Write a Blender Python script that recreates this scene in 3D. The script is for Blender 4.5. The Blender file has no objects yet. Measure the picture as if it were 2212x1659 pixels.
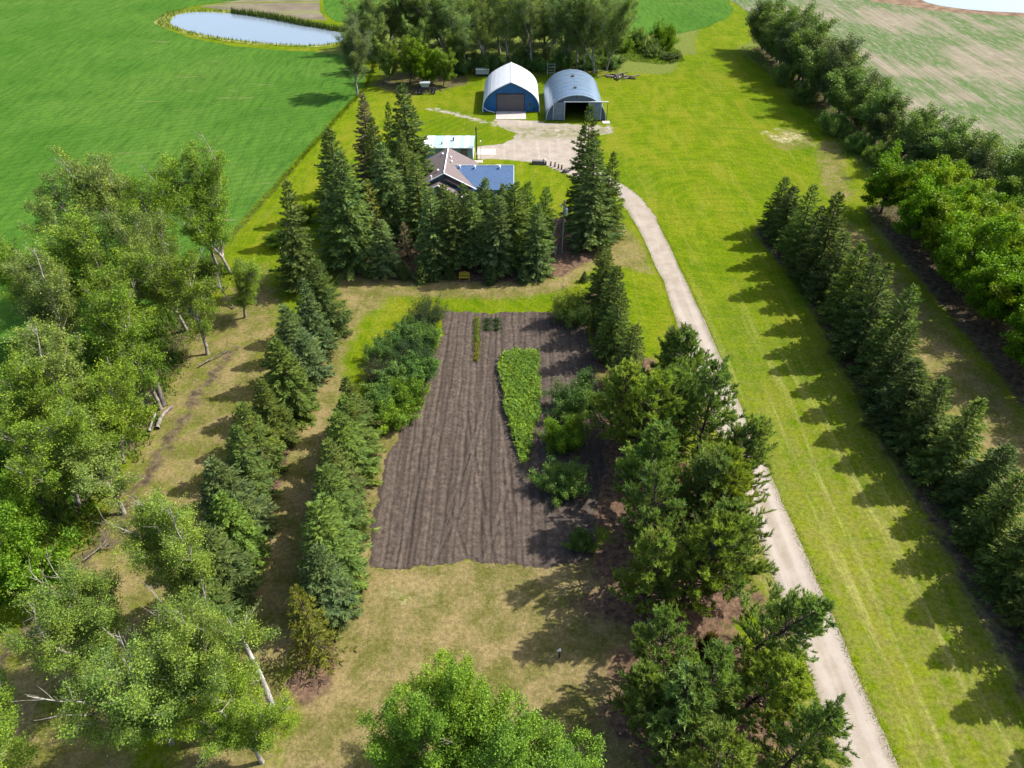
import bpy, math, random
import numpy as np
from mathutils import Vector, Matrix
from mathutils.geometry import tessellate_polygon

rng = np.random.default_rng(11)
random.seed(11)
sc = bpy.context.scene
col = sc.collection

# ------------------------------------------------------------------ camera
CAM_H = 55.0
PITCH = math.radians(40.0)
cam_data = bpy.data.cameras.new('camera')
cam_data.sensor_width = 36.0
cam_data.lens = 24.98
cam_data.clip_start = 0.5
cam_data.clip_end = 6000.0
cam = bpy.data.objects.new('camera', cam_data)
cam.location = (0.0, 0.0, CAM_H)
cam.rotation_euler = (math.pi / 2 - PITCH, 0.0, 0.0)
col.objects.link(cam)
sc.camera = cam

# ------------------------------------------------------------------ sky, sun, exposure
SUN_DIR = Vector((0.90, 0.30, 1.0)).normalized()
world = bpy.data.worlds.new('World')
sc.world = world
world.use_nodes = True
wn = world.node_tree.nodes
wl = world.node_tree.links
bg = wn['Background']
sky = wn.new('ShaderNodeTexSky')
sky.sky_type = 'NISHITA'
sky.sun_disc = False
sky.sun_elevation = math.asin(SUN_DIR.z)
sky.sun_rotation = math.atan2(SUN_DIR.x, SUN_DIR.y)
sky.air_density = 1.0
sky.dust_density = 2.5
sky.ozone_density = 1.0
wl.new(sky.outputs[0], bg.inputs[0])
bg.inputs[1].default_value = 0.15

sun_data = bpy.data.lights.new('sun', 'SUN')
sun_data.energy = 4.9
sun_data.angle = math.radians(0.55)
sun_data.color = (1.0, 0.955, 0.88)
sun = bpy.data.objects.new('sun', sun_data)
sun.location = SUN_DIR * 300
sun.rotation_euler = (-SUN_DIR).to_track_quat('-Z', 'Y').to_euler()
col.objects.link(sun)

sc.view_settings.view_transform = 'Standard'
sc.view_settings.look = 'None'
sc.view_settings.gamma = 1.0
sc.view_settings.use_curve_mapping = False
sc.view_settings.exposure = 0.98
sc.cycles.max_bounces = 3
sc.cycles.diffuse_bounces = 2
sc.cycles.glossy_bounces = 2
sc.cycles.transmission_bounces = 2
sc.cycles.use_denoising = True
sc.cycles.use_adaptive_sampling = True
sc.cycles.adaptive_threshold = 0.02

# ------------------------------------------------------------------ surveying: picture point -> place on the ground
F = 1535.0
SP, CP = math.sin(PITCH), math.cos(PITCH)


def ground(px, py, z=0.0):
    u, v = (px - 1106.0) / F, (py - 829.5) / F
    t = (CAM_H - z) / (SP + v * CP)
    return (u * t, (CP - v * SP) * t)


# ------------------------------------------------------------------ material helpers
class NT:
    def __init__(self, name):
        self.m = bpy.data.materials.new(name)
        self.m.use_nodes = True
        self.t = self.m.node_tree
        self.n = self.t.nodes
        self.l = self.t.links
        self.b = self.n['Principled BSDF']
        self.out = self.n['Material Output']
        self._pos = None

    def node(self, typ, **kw):
        nd = self.n.new(typ)
        for k, v in kw.items():
            setattr(nd, k, v)
        return nd

    def set(self, sock, v):
        if hasattr(v, 'is_output'):
            self.l.new(v, sock)
        elif isinstance(v, (tuple, list)) and len(v) == 3 and sock.type == 'RGBA':
            sock.default_value = (*v, 1.0)
        else:
            sock.default_value = v

    def pos(self):
        if self._pos is None:
            self._pos = self.node('ShaderNodeNewGeometry').outputs['Position']
        return self._pos

    def mapped(self, scale=(1, 1, 1), rz=0.0, src=None):
        mp = self.node('ShaderNodeMapping')
        self.l.new(src or self.pos(), mp.inputs['Vector'])
        mp.inputs['Scale'].default_value = scale
        mp.inputs['Rotation'].default_value = (0, 0, rz)
        return mp.outputs[0]

    def noise(self, scale, detail=3.0, rough=0.55, vec=None, dist=0.0):
        nd = self.node('ShaderNodeTexNoise')
        self.l.new(vec or self.pos(), nd.inputs['Vector'])
        nd.inputs['Scale'].default_value = scale
        nd.inputs['Detail'].default_value = detail
        nd.inputs['Roughness'].default_value = rough
        nd.inputs['Distortion'].default_value = dist
        return nd.outputs['Fac']

    def voronoi(self, scale, vec=None):
        nd = self.node('ShaderNodeTexVoronoi')
        self.l.new(vec or self.pos(), nd.inputs['Vector'])
        nd.inputs['Scale'].default_value = scale
        return nd.outputs['Distance']

    def math(self, op, a, b=0.0, c=0.0, clamp=False):
        nd = self.node('ShaderNodeMath', operation=op, use_clamp=clamp)
        for s, v in zip(nd.inputs, (a, b, c)):
            self.set(s, v)
        return nd.outputs[0]

    def ramp(self, fac, lo, hi):
        nd = self.node('ShaderNodeMapRange', interpolation_type='SMOOTHSTEP')
        self.set(nd.inputs[0], fac)
        nd.inputs[1].default_value = lo
        nd.inputs[2].default_value = hi
        return nd.outputs[0]

    def mix(self, fac, a, b, blend='MIX'):
        nd = self.node('ShaderNodeMix', data_type='RGBA', blend_type=blend)
        self.set(nd.inputs[0], fac)
        self.set(nd.inputs[6], a)
        self.set(nd.inputs[7], b)
        return nd.outputs[2]

    def attr(self, name):
        return self.node('ShaderNodeAttribute', attribute_name=name).outputs['Fac']

    def bump(self, height, strength=0.4, dist=0.1):
        nd = self.node('ShaderNodeBump')
        self.set(nd.inputs['Height'], height)
        nd.inputs['Strength'].default_value = strength
        nd.inputs['Distance'].default_value = dist
        self.l.new(nd.outputs[0], self.b.inputs['Normal'])
        return nd.outputs[0]

    def fin(self, color, rough=0.9, spec=0.2, metal=0.0):
        self.set(self.b.inputs['Base Color'], color)
        self.set(self.b.inputs['Roughness'], rough)
        self.b.inputs['Specular IOR Level'].default_value = spec
        self.b.inputs['Metallic'].default_value = metal
        return self.m


def plain(name, c, rough=0.7, spec=0.3, metal=0.0, var=0.25, scale=2.5, bump=0.0):
    m = NT(name)
    n = m.noise(scale, 4.0)
    dark = tuple(x * (1 - var) for x in c)
    lite = tuple(min(1.0, x * (1 + var)) for x in c)
    cc = m.mix(m.ramp(n, 0.3, 0.7), dark, lite)
    if bump:
        m.bump(m.noise(scale * 6, 3.0), bump, 0.05)
    return m.fin(cc, rough, spec, metal)


# ------------------------------------------------------------------ mesh helpers
def tag(o, label, cat, group=None):
    o['label'] = label
    o['category'] = cat
    if group:
        o['group'] = group
    return o


def empty(name, loc, label=None, cat=None, group=None, rz=0.0):
    o = bpy.data.objects.new(name, None)
    o.location = loc
    o.rotation_euler = (0, 0, rz)
    o.empty_display_size = 0.3
    col.objects.link(o)
    if label:
        tag(o, label, cat, group)
    return o


def link(name, me, parent=None, loc=None):
    o = bpy.data.objects.new(name, me)
    col.objects.link(o)
    if parent:
        o.parent = parent
    if loc is not None:
        o.location = loc
    return o


def mesh(name, verts, faces, mat=None, smooth=False):
    me = bpy.data.meshes.new(name)
    me.from_pydata([tuple(v) for v in verts], [], [tuple(f) for f in faces])
    me.update()
    if mat:
        me.materials.append(mat)
    if smooth:
        me.polygons.foreach_set('use_smooth', [True] * len(me.polygons))
    return me


def quads_mesh(name, V, mat, attrs=None, smooth=False):
    """V: (n, k, 3) array of separate k-gons"""
    n, k = V.shape[0], V.shape[1]
    me = bpy.data.meshes.new(name)
    me.vertices.add(n * k)
    me.vertices.foreach_set('co', V.astype(np.float32).ravel())
    me.loops.add(n * k)
    me.loops.foreach_set('vertex_index', np.arange(n * k, dtype=np.int32))
    me.polygons.add(n)
    me.polygons.foreach_set('loop_start', np.arange(0, n * k, k, dtype=np.int32))
    me.polygons.foreach_set('loop_total', np.full(n, k, dtype=np.int32))
    me.update(calc_edges=True)
    if mat:
        me.materials.append(mat)
    if attrs:
        for an, vals in attrs.items():
            a = me.attributes.new(an, 'FLOAT', 'POINT')
            a.data.foreach_set('value', np.repeat(vals, k).astype(np.float32))
    if smooth:
        me.polygons.foreach_set('use_smooth', [True] * n)
    return me


class MB:
    """collects shapes in world coordinates and links them as one mesh"""
    def __init__(self):
        self.v, self.f = [], []

    def add(self, verts, faces):
        o = len(self.v)
        self.v += [tuple(p) for p in verts]
        self.f += [tuple(i + o for i in f) for f in faces]
        return self

    def box(self, x0, x1, y0, y1, z0, z1):
        return self.add([(x0, y0, z0), (x1, y0, z0), (x1, y1, z0), (x0, y1, z0), (x0, y0, z1), (x1, y0, z1), (x1, y1, z1), (x0, y1, z1)],
                        [(0, 3, 2, 1), (4, 5, 6, 7), (0, 1, 5, 4), (1, 2, 6, 5), (2, 3, 7, 6), (3, 0, 4, 7)])

    def slab(self, pts, n):
        """polygon pts thickened along vector n"""
        k = len(pts)
        a = [Vector(p) for p in pts]
        b = [p + Vector(n) for p in a]
        return self.add(a + b, [tuple(range(k))[::-1], tuple(range(k, 2 * k))] + [(i, (i + 1) % k, (i + 1) % k + k, i + k) for i in range(k)])

    def tube(self, pts, rad, sides=6, cap=True):
        pts = [Vector(p) for p in pts]
        if not hasattr(rad, '__len__'):
            rad = [rad] * len(pts)
        vs, fs = [], []
        for i, p in enumerate(pts):
            d = (pts[min(i + 1, len(pts) - 1)] - pts[max(i - 1, 0)])
            d = d.normalized() if d.length > 1e-9 else Vector((0, 0, 1))
            a = d.orthogonal().normalized() if i == 0 else (a - d * a.dot(d)).normalized()
            b = d.cross(a)
            for s in range(sides):
                t = 2 * math.pi * s / sides
                vs.append(p + (a * math.cos(t) + b * math.sin(t)) * rad[i])
        for i in range(len(pts) - 1):
            for s in range(sides):
                s2 = (s + 1) % sides
                fs.append((i * sides + s, i * sides + s2, (i + 1) * sides + s2, (i + 1) * sides + s))
        if cap:
            fs.append(tuple(range(sides))[::-1])
            fs.append(tuple(range((len(pts) - 1) * sides, len(pts) * sides)))
        return self.add(vs, fs)

    def build(self, name, mat, parent=None, smooth=False):
        off = Vector(parent.matrix_world.translation) if False else (Vector(parent['at']) if parent and 'at' in parent else Vector((0, 0, 0)))
        me = mesh(name, [(p[0] - off.x, p[1] - off.y, p[2] - off.z) for p in self.v], self.f, mat, smooth)
        o = link(name, me, parent)
        return o


def thing(name, loc, label, cat, group=None):
    o = empty(name, loc, label, cat, group)
    o['at'] = tuple(float(x) for x in loc)
    return o


def sub(parent, child):
    """parent a finished part under another part that shares its origin"""
    child.parent = parent
    return child


def smooth_noise(x, seed=0):
    r = np.random.default_rng(seed)
    ph = r.uniform(0, 6.28, 6)
    fr = np.array([.13, .31, .67, 1.3, 2.9, 6.1])
    am = np.array([.5, .4, .3, .25, .2, .15])
    return sum(a * np.sin(x * f * 2.2 + p) for a, f, p in zip(am, fr, ph))


def densify(poly, step):
    out = []
    n = len(poly)
    for i in range(n):
        a, b = np.array(poly[i], float), np.array(poly[(i + 1) % n], float)
        k = max(1, int(np.linalg.norm(b - a) / step))
        for j in range(k):
            out.append(a + (b - a) * j / k)
    return np.array(out)


def chaikin(poly, it=2):
    p = np.array(poly, float)
    for _ in range(it):
        q = np.roll(p, -1, 0)
        p = np.stack([p * .75 + q * .25, p * .25 + q * .75], 1).reshape(-1, 2)
    return p


def rough_poly(poly, step=0.6, amp=0.15, seed=1):
    p = densify(poly, step)
    d = np.roll(p, -1, 0) - np.roll(p, 1, 0)
    nrm = np.stack([d[:, 1], -d[:, 0]], 1) / (np.linalg.norm(d, axis=1, keepdims=True) + 1e-9)
    s = np.cumsum(np.linalg.norm(np.roll(p, -1, 0) - p, axis=1))
    return p + nrm * (smooth_noise(s, seed) * amp)[:, None]


def sheet(name, poly, z, mat):
    pts = [Vector((p[0], p[1], z)) for p in poly]
    tris = tessellate_polygon([pts])
    me = mesh(name, pts, [t if (pts[t[1]] - pts[t[0]]).cross(pts[t[2]] - pts[t[0]]).z > 0 else t[::-1] for t in tris], mat)
    o = link(name, me)
    o['kind'] = 'structure'
    return o


def poly_sd(P, poly):
    """signed distance of points P (n,2) to polygon, positive inside"""
    poly = np.array(poly, float)
    A, B = poly, np.roll(poly, -1, 0)
    best = np.full(len(P), 1e9)
    inside = np.zeros(len(P), bool)
    for a, b in zip(A, B):
        ab = b - a
        t = np.clip(((P - a) @ ab) / (ab @ ab + 1e-12), 0, 1)
        d = np.linalg.norm(P - (a + t[:, None] * ab), axis=1)
        best = np.minimum(best, d)
        c = (a[1] > P[:, 1]) != (b[1] > P[:, 1])
        xi = a[0] + (P[:, 1] - a[1]) * ab[0] / (ab[1] if abs(ab[1]) > 1e-12 else 1e-12)
        inside ^= c & (P[:, 0] < xi)
    return np.where(inside, best, -best)


def line_d(P, pts):
    best = np.full(len(P), 1e9)
    pts = np.array(pts, float)
    for a, b in zip(pts[:-1], pts[1:]):
        ab = b - a
        t = np.clip(((P - a) @ ab) / (ab @ ab + 1e-12), 0, 1)
        best = np.minimum(best, np.linalg.norm(P - (a + t[:, None] * ab), axis=1))
    return best


def gpoly(px):
    return [ground(x, y) for x, y in px]


# ------------------------------------------------------------------ the lie of the land (metres)
ROAD_R = [(1960, 1700), (1928, 1628), (1858, 1475), (1795, 1320), (1727, 1166), (1637, 965), (1526, 701), (1482, 607), (1466, 576), (1443, 525), (1415, 470), (1385, 430), (1350, 402), (1322, 386), (1296, 370), (1272, 345), (1264, 318), (1264, 302), (1290, 291), (1322, 287), (1312, 277), (1262, 270)]
ROAD_L = [(1180, 268), (1160, 262), (1070, 258), (1085, 275), (1118, 288), (1110, 300), (1085, 312), (1032, 317), (1032, 343), (1075, 343), (1130, 347), (1180, 357), (1215, 372), (1245, 382), (1290, 392), (1318, 402), (1345, 432), (1365, 470), (1388, 510), (1416, 576), (1434, 607), (1463, 701), (1562, 965), (1640, 1166), (1698, 1320), (1755, 1475), (1812, 1628), (1838, 1700)]
drive_poly = gpoly(ROAD_R + ROAD_L)
GARDEN = [(-9.4, 80.6), (5.8, 81.0), (9.5, 78.5), (10.5, 70), (10.5, 60), (9.0, 48), (7.5, 40.2), (4, 39.2), (0, 39.9), (-6, 39.6), (-9.5, 39.0), (-13.2, 38.7), (-13.6, 46), (-13.4, 54), (-12.6, 58), (-10.6, 66), (-9.6, 73)]
BED = gpoly([(728, 572), (760, 592), (830, 604), (1000, 611), (1110, 610), (1210, 600), (1275, 566), (1318, 520), (1330, 470), (1220, 470), (1100, 480), (900, 490), (780, 500), (735, 530)])
FIELD_EDGE = [(-62, 12), (-56, 40), (-51.5, 66), (-45, 101), (-41.2, 130), (-37.8, 157), (-35, 176), (-36, 196), (-44, 212)]

# ------------------------------------------------------------------ ground
m = NT('lawn_and_yard')
p_stripe = m.mapped((0.55, 0.028, 1.0), 0.03)
p_swirl = m.mapped((0.12, 0.045, 1.0), 0.5)
nbig, nmid, nfine = m.noise(0.045, 3), m.noise(0.35, 4, 0.6), m.noise(5.0, 3, 0.7)
nstripe = m.noise(1.0, 4, 0.65, p_stripe)
nswirl = m.noise(1.4, 4, 0.6, p_swirl, 1.2)
ngrain = m.noise(11.0, 2, 0.8)
lawn = m.mix(m.ramp(nmid, .3, .72), (0.060, 0.104, 0.0013), (0.102, 0.1417, 0.0020))
lawn = m.mix(m.math('MULTIPLY', m.ramp(nswirl, .42, .68), .75), lawn, (0.1398, 0.1443, 0.0104))
lawn = m.mix(m.math('MULTIPLY', m.ramp(nbig, .45, .7), .5), lawn, (0.0377, 0.0878, 0.0020))
mw1 = m.noise(1.0, 3, .6, m.mapped((.55, .05, 1.0), -.28), 1.6)
lawn = m.mix(m.math('MULTIPLY', m.ramp(mw1, .5, .74), .40), lawn, (0.1690, 0.1723, 0.0260))
mw2 = m.noise(1.0, 3, .6, m.mapped((.05, .5, 1.0), .22), 1.6)
lawn = m.mix(m.math('MULTIPLY', m.ramp(mw2, .52, .70), .5), lawn, (0.0488, 0.1008, 0.0013))
lawn = m.mix(m.math('MULTIPLY', m.ramp(nfine, .5, .72), .35), lawn, (0.1560, 0.1625, 0.0325))
bands = m.node('ShaderNodeTexWave', wave_type='BANDS', bands_direction='X')
m.l.new(m.mapped((1, 1, 1), -.03), bands.inputs['Vector'])
bands.inputs['Scale'].default_value = .15
bands.inputs['Distortion'].default_value = 2.2
bands.inputs['Detail'].default_value = 2
bands.inputs['Detail Scale'].default_value = .12
lawn = m.mix(m.math('MULTIPLY', m.ramp(bands.outputs['Fac'], .35, .65), m.math('MULTIPLY', m.attr('fade'), .45)), lawn, (0.1430, 0.1527, 0.0163))
rings = m.node('ShaderNodeTexWave', wave_type='RINGS', rings_direction='Z')
mpr = m.node('ShaderNodeMapping')
m.l.new(m.pos(), mpr.inputs['Vector'])
mpr.inputs['Location'].default_value = (-36, -112, 0)
m.l.new(mpr.outputs[0], rings.inputs['Vector'])
rings.inputs['Scale'].default_value = .17
rings.inputs['Distortion'].default_value = 11.0
rings.inputs['Detail'].default_value = 2
rings.inputs['Detail Scale'].default_value = .08
lawn = m.mix(m.math('MULTIPLY', m.ramp(rings.outputs['Fac'], .55, .95), m.math('MULTIPLY', m.math('SUBTRACT', 1.0, m.attr('fade')), .20)), lawn, (0.1430, 0.1593, 0.0078))
lawn = m.mix(m.math('MULTIPLY', m.ramp(nstripe, .5, .66), m.attr('fade')), lawn, (0.2340, 0.2242, 0.0683))
lawn = m.mix(m.math('MULTIPLY', m.ramp(m.noise(.8, 4, .7), .35, .7), m.math('MULTIPLY', m.attr('fade'), .9)), lawn, (0.138, 0.130, 0.034))
wild = m.mix(m.ramp(nfine, .35, .65), (0.0488, 0.0845, 0.0130), (0.1560, 0.1690, 0.0390))
c = m.mix(m.ramp(m.math('ADD', m.attr('wild'), m.math('MULTIPLY', m.math('SUBTRACT', nmid, .5), .9)), .35, .65), lawn, wild)
dry = m.mix(m.ramp(m.noise(.30, 5, .7), .36, .64), (0.088, 0.088, 0.020), (0.190, 0.145, 0.066))
dry = m.mix(m.math('MULTIPLY', m.ramp(nfine, .5, .75), .7), dry, (0.2145, 0.1755, 0.0845))
dry = m.mix(m.math('MULTIPLY', m.ramp(ngrain, .5, .7), .55), dry, (0.0650, 0.0618, 0.0228))
jit = m.math('MULTIPLY', m.math('SUBTRACT', m.noise(.7, 5, .7), .5), 1.1)
c = m.mix(m.ramp(m.math('ADD', m.attr('dry'), jit), .3, .8), c, dry)
straw = m.mix(m.ramp(m.noise(1.1, 4, .7), .38, .62), (0.1300, 0.1365, 0.0325), (0.3380, 0.2925, 0.1755))
c = m.mix(m.ramp(m.math('ADD', m.attr('straw'), jit), .35, .75), c, straw)
soil = m.mix(m.ramp(m.noise(1.2, 5, .65), .35, .7), (0.0488, 0.0377, 0.0260), (0.1235, 0.0943, 0.0585))
c = m.mix(m.ramp(m.math('ADD', m.attr('soil'), jit), .35, .7), c, soil)
need = m.mix(m.ramp(m.noise(1.6, 5, .7), .35, .65), (0.060, 0.040, 0.028), (0.160, 0.100, 0.064))
need = m.mix(m.math('MULTIPLY', m.ramp(nfine, .5, .7), .5), need, (0.0390, 0.0292, 0.0228))
c = m.mix(m.ramp(m.math('ADD', m.attr('needle'), jit), .35, .7), c, need)
grav = m.mix(m.ramp(nfine, .3, .7), (0.2340, 0.1950, 0.1690), (0.3380, 0.2925, 0.2535))
c = m.mix(m.ramp(m.math('ADD', m.attr('gravel'), jit), .45, .75), c, grav)
ngr2 = m.noise(2.6, 5, .85)
c = m.mix(.95, c, m.mix(m.ramp(ngr2, .25, .75), (.52, .52, .52), (1.42, 1.42, 1.42)), 'MULTIPLY')
c = m.mix(m.math('MULTIPLY', m.ramp(m.noise(1.9, 3, .7), .66, .74), .35), c, (0.2210, 0.2080, 0.0910))
m.bump(m.math('ADD', m.math('MULTIPLY', nfine, 1.0), m.math('MULTIPLY', ngrain, .6)), .55, .10)
mat_ground = m.fin(c, 1.0, .02)

GX = np.concatenate([[-3000, -1200, -600, -350, -220, -160, -120], np.arange(-95, 110.1, .75), [130, 160, 220, 350, 600, 1200, 3000]])
GY = np.concatenate([[-600, -200, -60, -10], np.arange(10, 225.1, .75), np.arange(228, 300, 4), [330, 400, 600, 1200, 3500]])
gx, gy = np.meshgrid(GX, GY)
GP = np.stack([gx.ravel(), gy.ravel()], 1)
nx_, ny_ = len(GX), len(GY)


def msk(sd, w):
    return np.clip(.5 + sd / w, 0, 1)


X_, Y_ = GP[:, 0], GP[:, 1]
A = {}
dry_a = np.zeros(len(GP))
dry_a = np.maximum(dry_a, .95 * msk(poly_sd(GP, gpoly([(560, 1720), (690, 1430), (780, 1235), (1100, 1195), (1345, 1200), (1440, 1720)])), 2.5))
dry_a = np.maximum(dry_a, .78 * msk(poly_sd(GP, [(-26, 20), (-17, 20), (-17, 40), (-17.5, 58), (-20.5, 70), (-19, 86), (-26, 86), (-25, 60)]), 4))
dry_a = np.maximum(dry_a, .72 * msk(poly_sd(GP, gpoly([(715, 560), (720, 650), (800, 690), (850, 645), (1100, 652), (1230, 632), (1300, 570), (1420, 600), (1390, 520), (1340, 470), (1250, 540), (1000, 590)])), 3))
dry_a = np.maximum(dry_a, .70 * msk(poly_sd(GP, [(-44, 16), (-27, 16), (-27, 60), (-31, 84), (-38, 96), (-44, 80), (-42, 50)]), 6))
dry_a = np.maximum(dry_a, .7 * msk(poly_sd(GP, [(48, 20), (60, 20), (58, 104), (55, 110), (51, 104), (49, 60)]), 5))
dry_a = np.maximum(dry_a, .55 * msk(poly_sd(GP, gpoly([(1640, 300), (1700, 270), (1760, 290), (1770, 320), (1690, 330)])), 3))
dry_a = np.maximum(dry_a, .5 * msk(2.6 - np.abs(X_ - 22.5 - (Y_ < 60) * 0), 2) * (Y_ < 62) * (Y_ > 18))
dry_a = np.maximum(dry_a, .62 * msk(3.5 - line_d(GP, [(58, 118), (60, 128), (64, 140)]), 4))
dry_a = np.maximum(dry_a, .8 * msk(poly_sd(GP, [(-17, 36), (-9, 36), (-9, 58), (-10, 66), (-17.5, 66)]), 2))
A['dry'] = dry_a
A['straw'] = np.maximum(.62 * msk(1 - np.sqrt(((X_ - ground(1700, 297)[0]) / 5.2) ** 2 + ((Y_ - ground(1700, 297)[1]) / 4.6) ** 2) + .25 * np.sin(X_ * 1.3 + Y_ * .7) + .2 * np.sin(X_ * .6 - Y_ * 1.1), 1.1),
                        .45 * msk(1 - np.sqrt(((X_ + 9) / 4.2) ** 2 + ((Y_ - 36.3) / 1.6) ** 2), .8))
soil_a = .60 * msk(1.5 - line_d(GP, gpoly([(505, 755), (430, 850), (345, 985), (240, 1140), (120, 1290), (-20, 1440)])), 2.5)
soil_a = np.maximum(soil_a, .7 * msk(poly_sd(GP, [(-62, 42), (-42, 42), (-41, 48), (-40, 56), (-41, 80), (-43, 98), (-48, 96), (-54, 60)]), 5))
soil_a = np.maximum(soil_a, .72 * msk(3.4 - line_d(GP, [(43.2, 16), (43.6, 60), (44.2, 88), (41.5, 103)]), 3.5))
soil_a = np.maximum(soil_a, .8 * msk(4.2 - line_d(GP, [(63, 50), (63.5, 110)]), 3))
soil_a = np.maximum(soil_a, .75 * msk(3.6 - line_d(GP, [(69, 208), (72, 150), (76, 125), (84, 105), (92, 80)]), 3))
soil_a = np.maximum(soil_a, .45 * msk(poly_sd(GP, [(-36, 181), (26, 184), (27, 205), (-34, 208)]), 5))
soil_a = np.maximum(soil_a, .6 * msk(poly_sd(GP, [(-24, 168), (-9, 178), (-10, 186), (-30, 190), (-36, 178)]), 4))
A['soil'] = soil_a
ned = .95 * msk(poly_sd(GP, BED), 2.0)
wav = 1.3 * np.sin(Y_ * .55) + .9 * np.sin(Y_ * 1.27 + 1) + .7 * np.sin(X_ * 1.1 + Y_ * .4)
ned = np.maximum(ned, .82 * msk(poly_sd(GP, [(8.4, 16), (21.5, 16), (21, 40), (20.5, 58), (17, 70), (8.0, 70), (7.4, 50), (6.6, 40)]) + wav, 5))
ned = np.maximum(ned, .72 * msk(2.1 - line_d(GP, [(-25.6, 30), (-25.4, 78)]), 2))
ned = np.maximum(ned, .75 * msk(1.9 - line_d(GP, [(-16.2, 28), (-16.6, 58)]), 2))
ned = np.maximum(ned, .7 * msk(2.4 - line_d(GP, [(12, 84), (13, 62)]), 2))
A['needle'] = ned
gr = .95 * msk(poly_sd(GP, drive_poly) + .3, 1.2) * (Y_ > 108)
gr = np.maximum(gr, .62 * msk(1.6 - line_d(GP, gpoly([(930, 234), (985, 246), (1040, 262), (1090, 272)])), 2.0))
gr = np.maximum(gr, .62 * msk(poly_sd(GP, gpoly([(1165, 262), (1330, 268), (1335, 290), (1240, 300), (1130, 296)])), 3))
A['gravel'] = gr
A['straw'] = np.maximum(A['straw'], .42 * msk(.7 - line_d(GP, FIELD_EDGE), .9))
A['fade'] = np.clip((92 - Y_) / 55, 0, 1) * np.clip((X_ - 22) / 3, 0, 1) * .95
wd = msk(poly_sd(GP, [(58, 104), (66, 120), (67, 160), (62, 210), (75, 225), (110, 220), (110, 60), (62, 60)]), 3)
wd = np.maximum(wd, msk(poly_sd(GP, [(30, 205), (50, 203), (52, 220), (28, 222)]), 3))
wd = np.maximum(wd, msk(poly_sd(GP, [(-60, 200), (40, 186), (60, 240), (-20, 240)]), 6))
A['wild'] = wd * .9

me = bpy.data.meshes.new('ground')
me.vertices.add(len(GP))
gz = np.zeros(len(GP))
me.vertices.foreach_set('co', np.stack([X_, Y_, gz], 1).astype(np.float32).ravel())
ii = (np.arange(ny_ - 1)[:, None] * nx_ + np.arange(nx_ - 1)[None, :]).ravel()
fq = np.stack([ii, ii + 1, ii + 1 + nx_, ii + nx_], 1).astype(np.int32)
me.loops.add(fq.size)
me.loops.foreach_set('vertex_index', fq.ravel())
me.polygons.add(len(fq))
me.polygons.foreach_set('loop_start', np.arange(0, fq.size, 4, dtype=np.int32))
me.polygons.foreach_set('loop_total', np.full(len(fq), 4, dtype=np.int32))
me.update(calc_edges=True)
me.materials.append(mat_ground)
for k, v in A.items():
    a = me.attributes.new(k, 'FLOAT', 'POINT')
    a.data.foreach_set('value', v.astype(np.float32))
o = link('ground', me)
o['kind'] = 'structure'

# ------------------------------------------------------------------ driveway
m = NT('driveway_gravel')
tr = m.noise(1.0, 3, .6, m.mapped((.9, .02, 1), .02))
c = m.mix(m.ramp(m.noise(.5, 5, .65), .3, .7), (0.215, 0.180, 0.140), (0.285, 0.246, 0.200))
c = m.mix(m.math('MULTIPLY', m.ramp(tr, .5, .7), .5), c, (0.3315, 0.2958, 0.2600))
c = m.mix(m.math('MULTIPLY', m.ramp(m.noise(14, 2, .8), .52, .75), .6), c, (0.1625, 0.1333, 0.1137))
c = m.mix(m.math('MULTIPLY', m.ramp(m.noise(.12, 3, .6), .55, .7), .35), c, (0.2340, 0.2015, 0.1820))
m.bump(m.noise(16, 2, .7), .5, .04)
sp_ = m.node('ShaderNodeSeparateXYZ')
m.l.new(m.pos(), sp_.inputs[0])
off = m.math('ABSOLUTE', m.math('SUBTRACT', sp_.outputs['X'], m.math('ADD', 24.05, m.math('MULTIPLY', m.math('SUBTRACT', 78.0, sp_.outputs['Y']), .0407))))
wig = m.math('MULTIPLY', m.math('SUBTRACT', m.noise(.35, 3), .5), .7)
rut = m.math('SUBTRACT', 1.0, m.ramp(m.math('ABSOLUTE', m.math('ADD', m.math('SUBTRACT', off, .85), wig)), .18, .55))
near_ = m.math('SUBTRACT', 1.0, m.ramp(sp_.outputs['Y'], 78.0, 92.0))
c = m.mix(m.math('MULTIPLY', m.math('MULTIPLY', rut, near_), .28), c, (0.3640, 0.3250, 0.2893))
c = m.mix(m.math('MULTIPLY', m.math('MULTIPLY', m.ramp(m.math('ADD', off, wig), 1.35, 1.95), near_), .45), c, (0.1755, 0.1527, 0.1073))
sep = m.node('ShaderNodeSeparateXYZ')
m.l.new(m.pos(), sep.inputs[0])
band = m.math('MULTIPLY', m.ramp(sep.outputs['Y'], 141.5, 145.5), m.math('SUBTRACT', 1.0, m.ramp(sep.outputs['Y'], 148.5, 152.5)))
c = m.mix(m.math('MULTIPLY', m.math('MULTIPLY', m.ramp(m.noise(.5, 5, .75), .42, .56), band), .8), c, (0.1040, 0.1105, 0.0325))
sheet('driveway', rough_poly(drive_poly, .35, .07, 5), .012, m.fin(c, .95, .15))

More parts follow.
